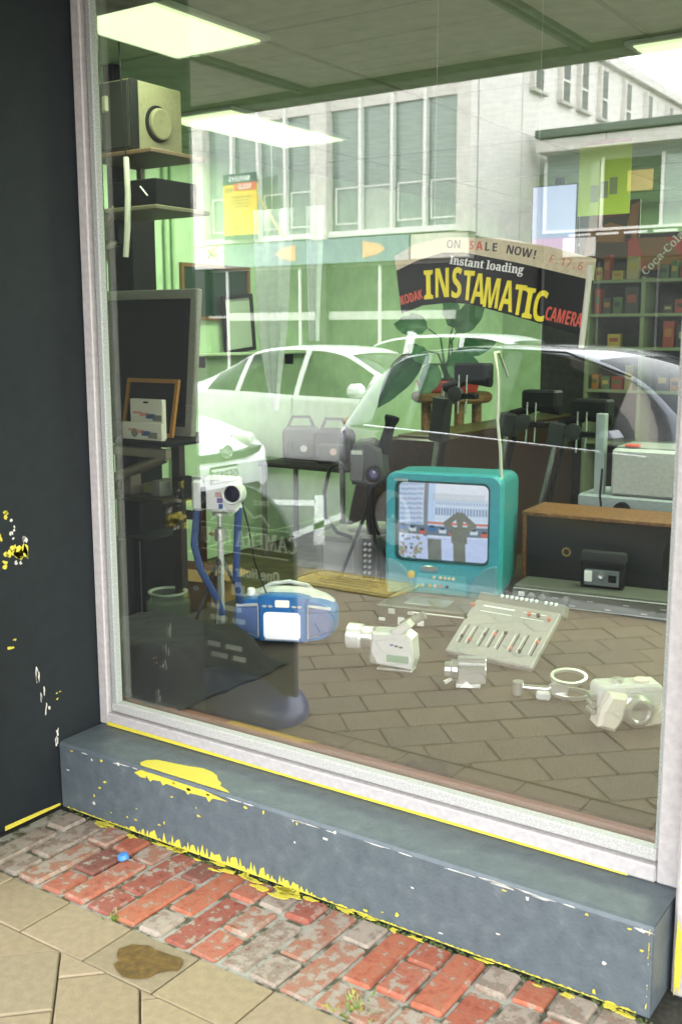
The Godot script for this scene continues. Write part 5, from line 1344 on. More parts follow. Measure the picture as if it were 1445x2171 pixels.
	put(fr, "frame", fm.done(), mat("orange_frame", 0.42, 0.17, 0.02, 0.5, "soft", 4.0), Vector3.ZERO, Basis(Vector3(1, 0, 0), deg_to_rad(-12)))
	box(fr, "picture", dull("dark_picture", 0.008, 0.008, 0.007, 0.4), Basis(Vector3(1, 0, 0), deg_to_rad(-12)) * Vector3(0, 0.148, 0.004), Vector3(0.322, 0.257, 0.006), 0.0, Basis(Vector3(1, 0, 0), deg_to_rad(-12)))
	var paper := mat("packet_paper", 0.62, 0.57, 0.52, 0.6)
	var pink := mat("packet_pink", 0.55, 0.24, 0.2, 0.6)
	for k in 2:
		var pk := thing("film_packet", ["white and red packet with a hanging slot standing at the back of the workbench", "white and red packet with a lens picture lying in front of the other packet"][k], "packet", [Vector3(-3.77, 1.0745, -1.33), Vector3(-3.75, 1.0745, -1.275)][k], 0.0, "packets on the workbench")
		box(pk, "card", paper, Vector3(0, [0.1, 0.043][k], 0), Vector3([0.22, 0.27][k], [0.195, 0.085][k], 0.03), 0.003)
		for j in 4:
			box(pk, "print_block", [pink, pink, mat("packet_blue", 0.05, 0.08, 0.22, 0.6), grey][j], Vector3(-0.06 + 0.045 * j, [0.13, 0.05][k] - 0.008 * j, 0.0155), Vector3(0.06, 0.012 + 0.006 * j, 0.002), 0.0)
		if k == 0:
			plate(pk, "hanging_slot", black, oval(0.04, 0.01, Vector2(0, 0.182)), 0.0, 0.001, 0.0, Vector3(0, 0, 0.0152))
		else:
			turned(pk, "lens_print", grey, [Vector2(0.022, 0), Vector2(0.015, 0.004), Vector2(0, 0.002)], Vector3(-0.05, 0.035, 0.015), Basis(Vector3(1, 0, 0), Vector3(0, 0, 1), Vector3(0, -1, 0)))
	var pr := thing("printer", "low black printer on the left of the workbench with loose cables", "printer", Vector3(-4.22, 1.0745, -1.34))
	plate(pr, "body", black, [Vector2(-0.25, 0), Vector2(0.17, 0), Vector2(0.19, 0.05), Vector2(0.05, 0.09), Vector2(-0.25, 0.12)], -0.1, 0.08, 0.01)
	rod(pr, "cable", black, [Vector3(0.15, 0.03, 0.09), Vector3(0.24, 0.035, 0.12), Vector3(0.32, 0.005, 0.1)], [0.004], 6)
	for k in 2:
		var pc := thing("computer_tower", ["taller black computer tower on the floor under the workbench", "shorter black computer tower behind the taller one"][k], "computer", [Vector3(-4.18, 0, -1.35), Vector3(-4.16, 0, -1.75)][k], 0.0, "towers under the workbench")
		box(pc, "case", black, Vector3(0, [0.25, 0.24][k], 0), Vector3(0.17, [0.5, 0.48][k], 0.34), 0.008)
		box(pc, "edge_strip", grey, Vector3(0.05, 0.25, 0.172), Vector3(0.006, 0.44, 0.004), 0.001)
	var stl := thing("wooden_stool", "dark red brown wooden stool against the green wall", "stool", Vector3(-4.7, 0, -2.45))
	var redwood := mat("red_wood", 0.085, 0.022, 0.014, 0.45, "coarse", 2.0)
	box(stl, "seat", redwood, Vector3(0, 0.62, 0), Vector3(0.42, 0.05, 0.36), 0.015)
	for k in [[-0.17, 0.14], [0.14, 0.14], [-0.17, -0.14], [0.14, -0.14]]:
		box(stl, "leg", redwood, Vector3(k[0], 0.3, k[1]), Vector3(0.055, 0.6, 0.05), 0.012)
	box(stl, "rail", redwood, Vector3(-0.015, 0.42, 0.14), Vector3(0.27, 0.06, 0.03), 0.008)
	box(stl, "rail", redwood, Vector3(-0.015, 0.42, -0.14), Vector3(0.27, 0.06, 0.03), 0.008)
	var ct := thing("carton", "open brown cardboard carton on the floor beside the platform", "carton", Vector3(-4.2, 0, -2.1), 12.0)
	var kraft := mat("cardboard", 0.36, 0.21, 0.075, 0.8, "soft", 4.0)
	var open := MB.new()
	for k in [[Vector3(0, 0.11, 0.14), Vector3(0.4, 0.22, 0.006)], [Vector3(0, 0.11, -0.14), Vector3(0.4, 0.22, 0.006)], [Vector3(0.197, 0.11, 0), Vector3(0.006, 0.22, 0.274)], [Vector3(-0.197, 0.11, 0), Vector3(0.006, 0.22, 0.274)], [Vector3(0, 0.004, 0), Vector3(0.386, 0.006, 0.272)]]:
		open.box(k[0], k[1], 0.0)
	put(ct, "walls", open.done(), kraft)
	box(ct, "flap", kraft, Vector3(0.25, 0.205, 0), Vector3(0.12, 0.005, 0.27), 0.0, Basis(Vector3(0, 0, 1), -0.35))
	box(ct, "flap", kraft, Vector3(0, 0.215, 0.19), Vector3(0.39, 0.005, 0.11), 0.0, Basis(Vector3(1, 0, 0), 0.4))
	plate(ct, "sticker", silver, oval(0.04, 0.03), 0.0, 0.001, 0.0, Vector3(0.1, 0.13, 0.1435))
	var jar := thing("plastic_tub", "clear plastic tub on the floor in front of the carton", "tub", Vector3(-3.95, 0, -1.62))
	var clear := StandardMaterial3D.new()
	clear.resource_name = "clear_plastic"
	clear.transparency = BaseMaterial3D.TRANSPARENCY_ALPHA
	clear.albedo_color = Color(0.6, 0.66, 0.58, 0.25)
	clear.roughness = 0.12
	turned(jar, "wall", clear, [Vector2(0.0, 0.003), Vector2(0.1, 0.003), Vector2(0.115, 0.02), Vector2(0.12, 0.15), Vector2(0.1, 0.165), Vector2(0.095, 0.2)], Vector3.ZERO, Basis(), 24)
	turned(jar, "rim", mat("pale_rim", 0.4, 0.44, 0.38, 0.3), [Vector2(0.095, 0.195), Vector2(0.108, 0.197), Vector2(0.108, 0.206), Vector2(0.094, 0.206), Vector2(0.09, 0.197)], Vector3.ZERO, Basis(), 24)
	# black cloth thrown over a low box at the window's left end
	var cl := thing("black_cloth", "rumpled black cloth spread over the platform at the window's left end", "cloth", Vector3(-2.80, 0.321, -0.33))
	var f := FastNoiseLite.new()
	f.seed = 11; f.frequency = 1.6; f.fractal_octaves = 3
	var g := MB.new()
	var hgt := func(i: int, k: int) -> Vector3:
		var u := i / 44.0; var v := k / 34.0
		var x := lerpf(-0.36, 0.40, u); var z := lerpf(-0.34, 0.295, v)
		var edge := smoothstep(0.0, 0.16, v) * (1.0 - smoothstep(0.72, 0.97, v)) * smoothstep(0.0, 0.14, u) * (1.0 - smoothstep(0.76, 0.99, u))
		var fold := 0.5 + 0.5 * sin(x * 26.0 + f.get_noise_2d(x * 2.0, z) * 6.0)
		var y := 0.003 + 0.14 * edge + 0.02 * fold * (0.25 + edge * (1.0 - edge) * 3.0) + 0.012 * f.get_noise_2d(x * 5.0, z * 5.0)
		return Vector3(x + 0.02 * f.get_noise_2d(z * 4.0, 9.0), maxf(y, 0.002), z + 0.015 * f.get_noise_2d(x * 5.0, 3.0))
	var grid := []
	for k in 35:
		var row := []
		for i in 45:
			row.append(hgt.call(i, 34 - k))
		grid.append(row)
	g.loft(grid, false, false)
	put(cl, "cloth", g.done(), mat("black_cotton", 0.011, 0.0085, 0.009, 0.95, "fine", 5.0, 0.4))
	# silver camera on a tripod
	var tp := thing("tripod", "silver stemmed tripod with black legs holding the silver camera", "tripod", Vector3(-2.83, 0.325, -0.77))
	rod(tp, "centre_column", mat("column_silver", 0.52, 0.52, 0.50, 0.35, "", 1.0, 0.0, 0.4), [Vector3(0, 0.02, 0), Vector3(0, 0.47, 0)], [0.013], 14)
	turned(tp, "collar", satin, [Vector2(0.014, 0.42), Vector2(0.024, 0.425), Vector2(0.024, 0.475), Vector2(0.01, 0.485), Vector2(0.01, 0.53), Vector2(0.032, 0.532), Vector2(0.032, 0.542), Vector2(0, 0.543)])
	rod(tp, "collar_screw", mat("brass", 0.4, 0.25, 0.08, 0.4, "", 1.0, 0.0, 0.6), [Vector3(-0.02, 0.45, 0.01), Vector3(-0.045, 0.452, 0.014)], [0.008], 8)
	for k in 3:
		var a := [PI * 1.5, 0.55, 2.5][k] as float
		rod(tp, "leg", mat("leg_grey", 0.06, 0.06, 0.06, 0.4), [Vector3(-0.005, 0.36, 0), Vector3(0.17 * sin(a), 0.012, 0.17 * cos(a))], [0.009, 0.007], 8)
		turned(tp, "rubber_foot", black, [Vector2(0.0, 0), Vector2(0.016, 0.0), Vector2(0.014, 0.02), Vector2(0, 0.024)], Vector3(0.17 * sin(a), 0.0, 0.17 * cos(a)), Basis(), 10)
	var navy := mat("navy_strap", 0.02, 0.05, 0.16, 0.7)
	var sc := thing("silver_camera", "silver pocket camera with a round lens on top of the tripod", "camera", Vector3(-2.82, 0.869, -0.77), 18.0)
	var cs := mat("camera_silver", 0.66, 0.66, 0.65, 0.35)
	box(sc, "body", cs, Vector3(0.0, 0.075, -0.02), Vector3(0.15, 0.145, 0.07), 0.012)
	box(sc, "grip", cs, Vector3(-0.102, 0.068, -0.02), Vector3(0.05, 0.13, 0.08), 0.012)
	box(sc, "grip_gap", black, Vector3(-0.072, 0.06, 0.012), Vector3(0.022, 0.09, 0.02), 0.003)
	box(sc, "top_plate", satin, Vector3(-0.102, 0.14, -0.02), Vector3(0.046, 0.016, 0.06), 0.004)
	var zl := Basis(Vector3(1, 0, 0), Vector3(0, 0, 1), Vector3(0, -1, 0))
	turned(sc, "lens_barrel", cs, [Vector2(0.045, 0), Vector2(0.045, 0.05), Vector2(0.04, 0.056), Vector2(0.034, 0.05)], Vector3(0.066, 0.085, 0.0), zl, 26)
	turned(sc, "lens_glass", mat("lens_dark", 0.02, 0.018, 0.035, 0.05), [Vector2(0.036, 0.0), Vector2(0.03, 0.008), Vector2(0, 0.012)], Vector3(0.066, 0.085, 0.036), zl, 26)
	for k in 3:
		box(sc, "label_print", [mat("label_pink", 0.5, 0.3, 0.3, 0.6), mat("label_violet", 0.2, 0.14, 0.35, 0.6), mat("mark_blue", 0.03, 0.08, 0.3, 0.5)][k], Vector3(-0.005 + 0.004 * k, 0.075 - k * 0.024, 0.0155), Vector3(0.032 - 0.007 * k, 0.02, 0.002), 0.0)
	for k in 2:
		rod(sc, "neck_strap", navy, [[Vector3(-0.11, 0.01, 0.0), Vector3(-0.1, -0.13, 0.06), Vector3(-0.07, -0.23, 0.07), Vector3(0.0, -0.34, 0.08), Vector3(0.02, -0.42, 0.06)], [Vector3(0.07, 0.02, -0.01), Vector3(0.075, -0.1, 0.02), Vector3(0.07, -0.25, 0.03), Vector3(0.075, -0.38, 0.0)]][k], [0.016], 8, 0.25)
	rod(sc, "lens_cap_cord", black, [Vector3(0.09, 0.05, 0.0), Vector3(0.12, -0.05, 0.01), Vector3(0.14, -0.2, 0.0), Vector3(0.19, -0.33, 0.0)], [0.003], 5)

func leaf(parent: Node3D, m: Material, base: Vector3, tip: Vector3, width: float, droop: float, side := Vector3.ZERO) -> void:
	var b := MB.new()
	var d := tip - base
	var s := (side if side != Vector3.ZERO else d.cross(Vector3(0.75, 0.1, 0.66))).normalized()
	var up := s.cross(d).normalized()
	var rows := []
	for i in 13:
		var t := i / 12.0
		var mid := base + d * t + Vector3.DOWN * droop * t * t + up * 0.02 * sin(t * PI)
		var w := width * 0.5 * pow(sin(PI * pow(t, 0.75)), 0.8)
		var row := []
		for k in 7:
			var f := k / 3.0 - 1.0
			row.append(mid + s * w * f + up * (0.12 * width * absf(f) - 0.01 * sin(t * 22.0) * absf(f)))
		rows.append(row)
	b.loft(rows, false, false)
	put(parent, "leaf", b.done(), m)

func back_of_shop() -> void:
	var black := dull("black_plastic", 0.008, 0.008, 0.009, 0.5)
	var wt := mat("letter_white", 0.8, 0.8, 0.78, 0.6)
	var wood := mat("stool_wood", 0.26, 0.13, 0.045, 0.5, "coarse", 2.0)
	# pictures on the green wall
	var on_wall := Basis(Vector3(0, 0, -1), Vector3(0, 1, 0), Vector3(1, 0, 0))
	for k in 3:
		var p := thing("framed_picture", ["small dark green picture in a gilt frame high on the green wall", "wide dark green landscape picture in a brown frame on the green wall", "pale document in a black frame standing below the landscape picture"][k], "picture", [Vector3(-4.945, 2.19, -2.37), Vector3(-4.945, 1.87, -3.22), Vector3(-4.9, 1.66, -3.4)][k], 0.0, "pictures on the green wall" if k < 2 else "")
		var w: float = [0.34, 0.72, 0.33][k]; var h: float = [0.30, 0.38, 0.40][k]
		var r := MB.new()
		r.ring(rrect(w, h, 0.004, Vector2.ZERO, 1), rrect(w - 0.05, h - 0.05, 0.003, Vector2.ZERO, 1), -0.004, 0.02)
		var turn := on_wall if k < 2 else on_wall * Basis(Vector3(0, 0, 1), deg_to_rad(5))
		put(p, "frame", r.done(), [mat("gilt", 0.2, 0.14, 0.04, 0.5), mat("picture_brown", 0.16, 0.08, 0.03, 0.5), black][k], Vector3.ZERO, turn)
		box(p, "picture", [mat("picture_green", 0.02, 0.06, 0.04, 0.3, "coarse", 6.0), mat("picture_green", 0.02, 0.06, 0.04, 0.3, "coarse", 6.0), mat("document", 0.36, 0.42, 0.34, 0.5)][k], Vector3(0.002, 0, 0), Vector3(0.008, h - 0.048, w - 0.048), 0.0, Basis(Vector3(1, 0, 0), deg_to_rad(0 if k < 2 else 5)))
	var ledge := thing("wall_ledge", "narrow pale green ledge on the green wall under the framed document", "shelf", Vector3(-4.86, 1.45, -3.5))
	box(ledge, "board", mat("ledge_green", 0.4, 0.5, 0.33, 0.6), Vector3(0, 0, 0), Vector3(0.16, 0.02, 1.6), 0.004)
	box(ledge, "bracket", black, Vector3(-0.04, -0.05, 0.5), Vector3(0.07, 0.08, 0.02), 0.003)
	box(ledge, "bracket", black, Vector3(-0.04, -0.05, -0.5), Vector3(0.07, 0.08, 0.02), 0.003)
	# stool with red tray and plant
	var st := thing("plant_stand", "round wooden plant stand with turned legs by the green wall", "plant stand", Vector3(-3.66, 0, -4.3))
	turned(st, "top", wood, [Vector2(0.0, 1.10), Vector2(0.27, 1.10), Vector2(0.29, 1.12), Vector2(0.29, 1.155), Vector2(0.27, 1.17), Vector2(0.0, 1.17)], Vector3.ZERO, Basis(), 28)
	for k in 4:
		var a := PI / 4 + k * PI / 2
		turned(st, "leg", wood, [Vector2(0.026, 0), Vector2(0.03, 0.3), Vector2(0.042, 0.75), Vector2(0.03, 0.8), Vector2(0.036, 0.86), Vector2(0.036, 1.1)], Vector3(0.19 * cos(a), 0, 0.19 * sin(a)), Basis(), 12)
	turned(st, "lower_tray", wood, [Vector2(0.0, 0.80), Vector2(0.24, 0.80), Vector2(0.24, 0.83), Vector2(0.0, 0.83)], Vector3.ZERO, Basis(), 24)
	var pt := thing("potted_plant", "broad leaved green plant in a red tray on the plant stand", "plant", Vector3(-3.68, 1.1705, -4.28))
	var red := mat("red_tray", 0.42, 0.04, 0.03, 0.5)
	plate(pt, "tray", red, [Vector2(-0.16, 0.0), Vector2(0.16, 0.0), Vector2(0.19, 0.085), Vector2(-0.19, 0.085)], -0.14, 0.14, 0.01)
	box(pt, "soil", mat("soil", 0.03, 0.02, 0.012, 0.95, "coarse", 5.0), Vector3(0, 0.088, 0), Vector3(0.33, 0.012, 0.24), 0.0)
	var green := mat("leaf_green", 0.025, 0.12, 0.035, 0.5, "soft", 6.0)
	green.backlight_enabled = true
	green.backlight = Color(0.12, 0.3, 0.1)
	var stem := mat("stem_green", 0.03, 0.08, 0.025, 0.5)
	for q in [[Vector3(-0.14, 0.45, 0.05), Vector3(-0.42, 0.5, 0.05), 0.17, 0.02], [Vector3(-0.16, 0.30, 0.1), Vector3(-0.52, 0.0, 0.12), 0.2, 0.12], [Vector3(0.06, 0.42, 0.0), Vector3(0.26, 0.72, -0.05), 0.17, 0.0], [Vector3(-0.1, 0.2, 0.12), Vector3(-0.26, 0.34, 0.14), 0.12, 0.0], [Vector3(0.05, 0.2, 0.12), Vector3(0.4, 0.2, 0.1), 0.22, 0.1], [Vector3(-0.02, 0.2, 0.14), Vector3(-0.1, 0.02, 0.25), 0.16, 0.06], [Vector3(0.0, 0.45, -0.05), Vector3(-0.08, 0.74, -0.1), 0.13, 0.0], [Vector3(0.1, 0.3, 0.05), Vector3(0.38, 0.42, 0.0), 0.16, 0.06]]:
		rod(pt, "stem", stem, [Vector3(rng.randf_range(-0.05, 0.05), 0.085, rng.randf_range(-0.05, 0.05)), q[0] * Vector3(0.4, 0.75, 0.4) + Vector3(0, 0.05, 0), q[0]], [0.01, 0.008, 0.006], 6)
		leaf(pt, green, q[0], q[1], q[2], q[3])
	# camera bags on a low table by the green wall
	var lt := thing("low_table", "low dark table by the green wall with camera bags on it", "table", Vector3(-4.35, 0, -3.6))
	var dk := dull("table_black", 0.02, 0.018, 0.015, 0.5)
	box(lt, "top", dk, Vector3(0, 0.67, 0), Vector3(0.75, 0.03, 0.45), 0.006)
	for k in [[-0.34, 0.19], [0.34, 0.19], [-0.34, -0.19], [0.34, -0.19]]:
		box(lt, "leg", mat("leg_steel", 0.12, 0.12, 0.11, 0.4), Vector3(k[0], 0.327, k[1]), Vector3(0.03, 0.654, 0.03), 0.003)
	for k in 2:
		var bg := thing("camera_bag", ["black camera bag with a pink patch on the low table", "grey camera bag leaning beside the black one on the low table"][k], "bag", [Vector3(-4.2, 0.6855, -3.55), Vector3(-4.5, 0.6855, -3.6)][k], [20.0, 35.0][k])
		plate(bg, "body", [dull("bag_black", 0.015, 0.015, 0.016, 0.8), mat("bag_grey", 0.07, 0.07, 0.07, 0.8)][k], rrect(0.27, 0.24, 0.05, Vector2(0, 0.12)), -0.16, 0.0, 0.02)
		plate(bg, "pocket", mat("bag_pocket", 0.045, 0.045, 0.05, 0.8), rrect(0.2, 0.12, 0.03, Vector2(0, 0.085)), 0.0, 0.025, 0.01)
		rod(bg, "strap", dk, [Vector3(-0.11, 0.2, -0.08), Vector3(-0.06, 0.31, -0.08), Vector3(0.06, 0.31, -0.08), Vector3(0.11, 0.2, -0.08)], [0.012], 8, 0.5)
		plate(bg, "patch", [mat("label_pink", 0.5, 0.3, 0.3, 0.6), mat("camera_silver", 0.66, 0.66, 0.65, 0.35)][k], oval(0.05, 0.05, Vector2(0.02, 0.09)), 0.025, 0.027)
	# brown counter running back into the shop
	var co := thing("brown_counter", "long dark brown counter with a rounded end running back into the shop", "counter", Vector3(-3.45, 0, -3.2))
	var prof := [Vector2(-0.42, 0.0), Vector2(0.28, 0.0), Vector2(0.28, 0.93), Vector2(0.26, 0.95), Vector2(0.0, 0.95), Vector2(-0.12, 0.93), Vector2(-0.22, 0.86), Vector2(-0.3, 0.72), Vector2(-0.36, 0.5), Vector2(-0.42, 0.2)]
	plate(co, "body", mat("brown_lacquer", 0.055, 0.024, 0.012, 0.3, "coarse", 1.5), prof, -2.2, 0.0, 0.02)
	box(co, "top_strip", mat("olive_strip", 0.09, 0.07, 0.025, 0.4), Vector3(0.13, 0.956, -1.1), Vector3(0.27, 0.012, 2.18), 0.003)
	# copy stands: slanted steel columns with black heads
	for k in 4:
		var q: Array = [[-2.97, -2.92, 1.30, -0.11, "nearest to the plant stand"], [-2.55, -2.92, 1.16, -0.13, "second from the plant stand"], [-2.26, -2.92, 1.12, -0.14, "third from the plant stand"], [-1.62, -3.3, 1.2, -0.05, "above the pale grey machine"]][k]
		var t := thing("copy_stand", "leaning steel column with a black clamp head, " + q[4], "copy stand", Vector3(q[0] + q[3], 0, q[1]), 0.0, "copy stands behind the display")
		var top := Vector3(-q[3] * 1.1, q[2], 0)
		rod(t, "column", mat("steel_tube", 0.5, 0.5, 0.5, 0.25, "", 1.0, 0.0, 0.9), [Vector3(q[3] * 0.6, 0.02, 0), top], [0.016], 12)
		rod(t, "rear_rail", black, [Vector3(q[3] * 0.6 + 0.035, 0.02, -0.02), top + Vector3(0.035, 0, -0.02)], [0.014], 8)
		box(t, "base", black, Vector3(q[3] * 0.6, 0.015, 0), Vector3(0.26, 0.03, 0.24), 0.006)
		box(t, "clamp", mat("clamp_black", 0.022, 0.022, 0.023, 0.5), top + Vector3(-0.005 if k else -0.02, -0.07 if k else -0.2, 0.015), Vector3(0.1, 0.13 if k else 0.26, 0.08), 0.008, Basis(Vector3(0, 0, 1), q[3] * 0.9))
		rod(t, "arm", black, [top + Vector3(0.0, -0.02, 0.0), top + Vector3(0.16, 0.03, 0.02), top + Vector3(0.3, 0.02, 0.02)], [0.03, 0.022, 0.03], 10)
		box(t, "head", black, top + Vector3(0.18, 0.075, 0.0), Vector3(0.2, 0.1, 0.12), 0.012)
		turned(t, "focus_knob", mat("clamp_black", 0.022, 0.022, 0.023, 0.5), [Vector2(0.045, 0), Vector2(0.045, 0.03), Vector2(0, 0.034)], top + Vector3(0.1, -0.05, 0.05), Basis(Vector3(1, 0, 0), Vector3(0, 0, 1), Vector3(0, -1, 0)))
		for j in 2:
			rod(t, "guide_rod", mat("chrome", 0.7, 0.7, 0.7, 0.12, "", 1.0, 0.0, 1.0), [top + Vector3(0.12 + 0.05 * j, 0.06, 0.06), top + Vector3(0.115 + 0.05 * j, -0.16, 0.06)], [0.006], 8)
		box(t, "carrier", black, top + Vector3(0.16, -0.06, 0.05), Vector3(0.14, 0.03, 0.05), 0.004)
	# dark partition, light box, posters and stocked shelves behind the sign
	var pr := thing("dark_partition", "dark partition with small white print behind the hanging sign", "partition", Vector3(-2.75, 0, -5.75))
	box(pr, "board", mat("partition_dark", 0.03, 0.026, 0.022, 0.7, "coarse", 1.0), Vector3(0.4, 1.17, 0), Vector3(2.5, 2.34, 0.06), 0.004)
	for k in 5:
		box(pr, "print_line", wt, Vector3(-0.72 + k * 0.16, 2.28, 0.031), Vector3(0.13, 0.022, 0.002), 0.0)
	box(pr, "white_card", wt, Vector3(-0.70, 2.18, 0.033), Vector3(0.25, 0.12, 0.006), 0.0)
	var lb := thing("light_box", "upright glowing light box, blue above and pink below", "light box", Vector3(-3.47, 2.17, -5.6))
	box(lb, "case", black, Vector3(0, 0.28, -0.03), Vector3(0.38, 0.58, 0.06), 0.004)
	box(lb, "lit_screen", shine("lit_blue", 0.55, 0.66, 1.0, 0.42), Vector3(0, 0.36, 0.003), Vector3(0.36, 0.40, 0.008), 0.0)
	box(lb, "lit_screen", shine("lit_pink", 0.95, 0.62, 0.95, 0.42), Vector3(0, 0.085, 0.003), Vector3(0.36, 0.148, 0.008), 0.0)
	box(lb, "wall_bracket", black, Vector3(0, 0.3, -0.1), Vector3(0.06, 0.9, 0.06), 0.0)
	var ps := thing("poster", "poster of tan shapes like reaching hands on a dark brown ground", "poster", Vector3(-3.03, 2.15, -5.65))
	box(ps, "sheet", mat("poster_brown", 0.09, 0.045, 0.025, 0.5), Vector3(0, 0.22, 0), Vector3(0.48, 0.44, 0.01), 0.0)
	var tan_m := mat("poster_tan", 0.42, 0.15, 0.035, 0.5)
	for q in [[Vector2(-0.2, 0.02), Vector2(-0.12, 0.05), Vector2(-0.08, 0.22), Vector2(-0.06, 0.38), Vector2(-0.16, 0.4), Vector2(-0.17, 0.2)], [Vector2(-0.12, 0.14), Vector2(0.2, 0.12), Vector2(0.14, 0.24), Vector2(0.0, 0.28), Vector2(-0.1, 0.24)], [Vector2(0.12, 0.13), Vector2(0.22, 0.12), Vector2(0.23, 0.42), Vector2(0.17, 0.4)]]:
		plate(ps, "tan_shape", tan_m, q, 0.0, 0.0012, 0.0, Vector3(0, 0, 0.0052))
	plate(ps, "dark_red_shape", mat("poster_red", 0.22, 0.04, 0.03, 0.5), [Vector2(-0.06, 0.32), Vector2(0.12, 0.33), Vector2(0.12, 0.41), Vector2(-0.05, 0.42)], 0.0, 0.0012, 0.0, Vector3(0, 0, 0.0052))
	box(ps, "hanger", black, Vector3(0, 0.55, -0.01), Vector3(0.01, 0.24, 0.01), 0.0)
	var ck := thing("drinks_sign", "red and orange sign with white script lettering above the shelves", "sign", Vector3(-2.66, 2.18, -5.64))
	box(ck, "panel", mat("sign_red_bright", 0.52, 0.04, 0.02, 0.4), Vector3(0.04, 0, 0), Vector3(0.5, 0.24, 0.014), 0.002)
	plate(ck, "brown_wedge", mat("sign_brown", 0.26, 0.1, 0.02, 0.4), [Vector2(-0.14, 0.12), Vector2(0.08, 0.12), Vector2(0.26, -0.1), Vector2(0.1, -0.12), Vector2(-0.06, -0.12)], 0.0, 0.0012, 0.0, Vector3(0, 0, 0.0072))
	lettering(ck, "lettering", wt, "Coca-Cola", 0.06, Vector3(0.06, 0.0, 0.0095), Basis(Vector3(0, 0, 1), deg_to_rad(45)), 0.002, "Droid Serif", 700, true)
	var yp := thing("poster", "lime green poster hanging over the shelves", "poster", Vector3(-2.46, 2.32, -4.0))
	box(yp, "sheet", mat("poster_lime", 0.42, 0.52, 0.03, 0.6), Vector3(0, 0.2, 0), Vector3(0.33, 0.42, 0.006), 0.0)
	box(yp, "red_edge", mat("poster_red", 0.22, 0.04, 0.03, 0.5), Vector3(0.02, 0.425, 0), Vector3(0.29, 0.03, 0.007), 0.0)
	for k in 3:
		box(yp, "print_block", mat("poster_olive", 0.2, 0.22, 0.1, 0.6), Vector3(-0.06 + 0.06 * k, 0.12 + 0.02 * k, 0.0035), Vector3(0.05, 0.1, 0.002), 0.0)
	rod(yp, "cord", black, [Vector3(0, 0.43, 0), Vector3(0, 0.48, 0)], [0.003], 5)
	var sh := thing("stock_shelves", "pale green shelves stocked with film boxes at the back of the shop", "shelves", Vector3(-2.45, 0, -5.5))
	var pale := mat("shelf_green", 0.17, 0.20, 0.12, 0.6)
	for s in [-0.62, -0.2, 0.55, 1.6]:
		box(sh, "upright", pale, Vector3(s, 1.0, 0), Vector3(0.03, 2.0, 0.26), 0.003)
	for y in [0.3, 0.75, 1.15, 1.47, 1.72, 1.97]:
		box(sh, "shelf_board", pale, Vector3(0.5, y, 0), Vector3(2.24, 0.025, 0.28), 0.003)
	var goods := [mat("box_red", 0.22, 0.03, 0.02, 0.5), mat("box_cream", 0.27, 0.22, 0.12, 0.5), mat("box_orange", 0.28, 0.10, 0.02, 0.5), mat("box_green", 0.05, 0.09, 0.03, 0.5), mat("box_dark", 0.02, 0.02, 0.02, 0.5), mat("box_yellow", 0.30, 0.22, 0.03, 0.5)]
	var n := 0
	for row in 4:
		var y: float = [1.97, 1.72, 1.47, 1.15][row]
		var x := -0.58
		var k := 0
		while x < 0.9:
			var w := rng.randf_range(0.045, 0.12); var h := rng.randf_range(0.06, 0.2)
			if rng.randf() < 0.85 and absf(x + 0.2) > 0.09 and absf(x - 0.55) > 0.09:
				var c := rng.randi() % 6
				var word: String = ["red", "cream", "orange", "green", "black", "yellow"][c]
				var which: String = ["first", "second", "third", "fourth", "fifth", "sixth", "seventh", "eighth", "ninth", "tenth", "eleventh", "twelfth", "thirteenth", "fourteenth", "fifteenth", "sixteenth"][k]
				var o := thing("film_box", "%s film box, %s from the left on the %s back shelf" % [word, which, ["top", "second", "third", "fourth"][row]], "box", Vector3(-2.45 + x + w / 2, y + 0.0128, -5.42), rng.randf_range(-8, 8), "film boxes on the back shelves")
				box(o, "carton", goods[c], Vector3(0, h / 2, 0), Vector3(w * 0.92, h, 0.07), 0.003)
				box(o, "label_print", goods[(c + 1 + n % 4) % 6], Vector3(0, h * 0.55, 0.0352), Vector3(w * 0.6, h * 0.3, 0.002), 0.0)
				n += 1
				k += 1
			x += w + 0.012

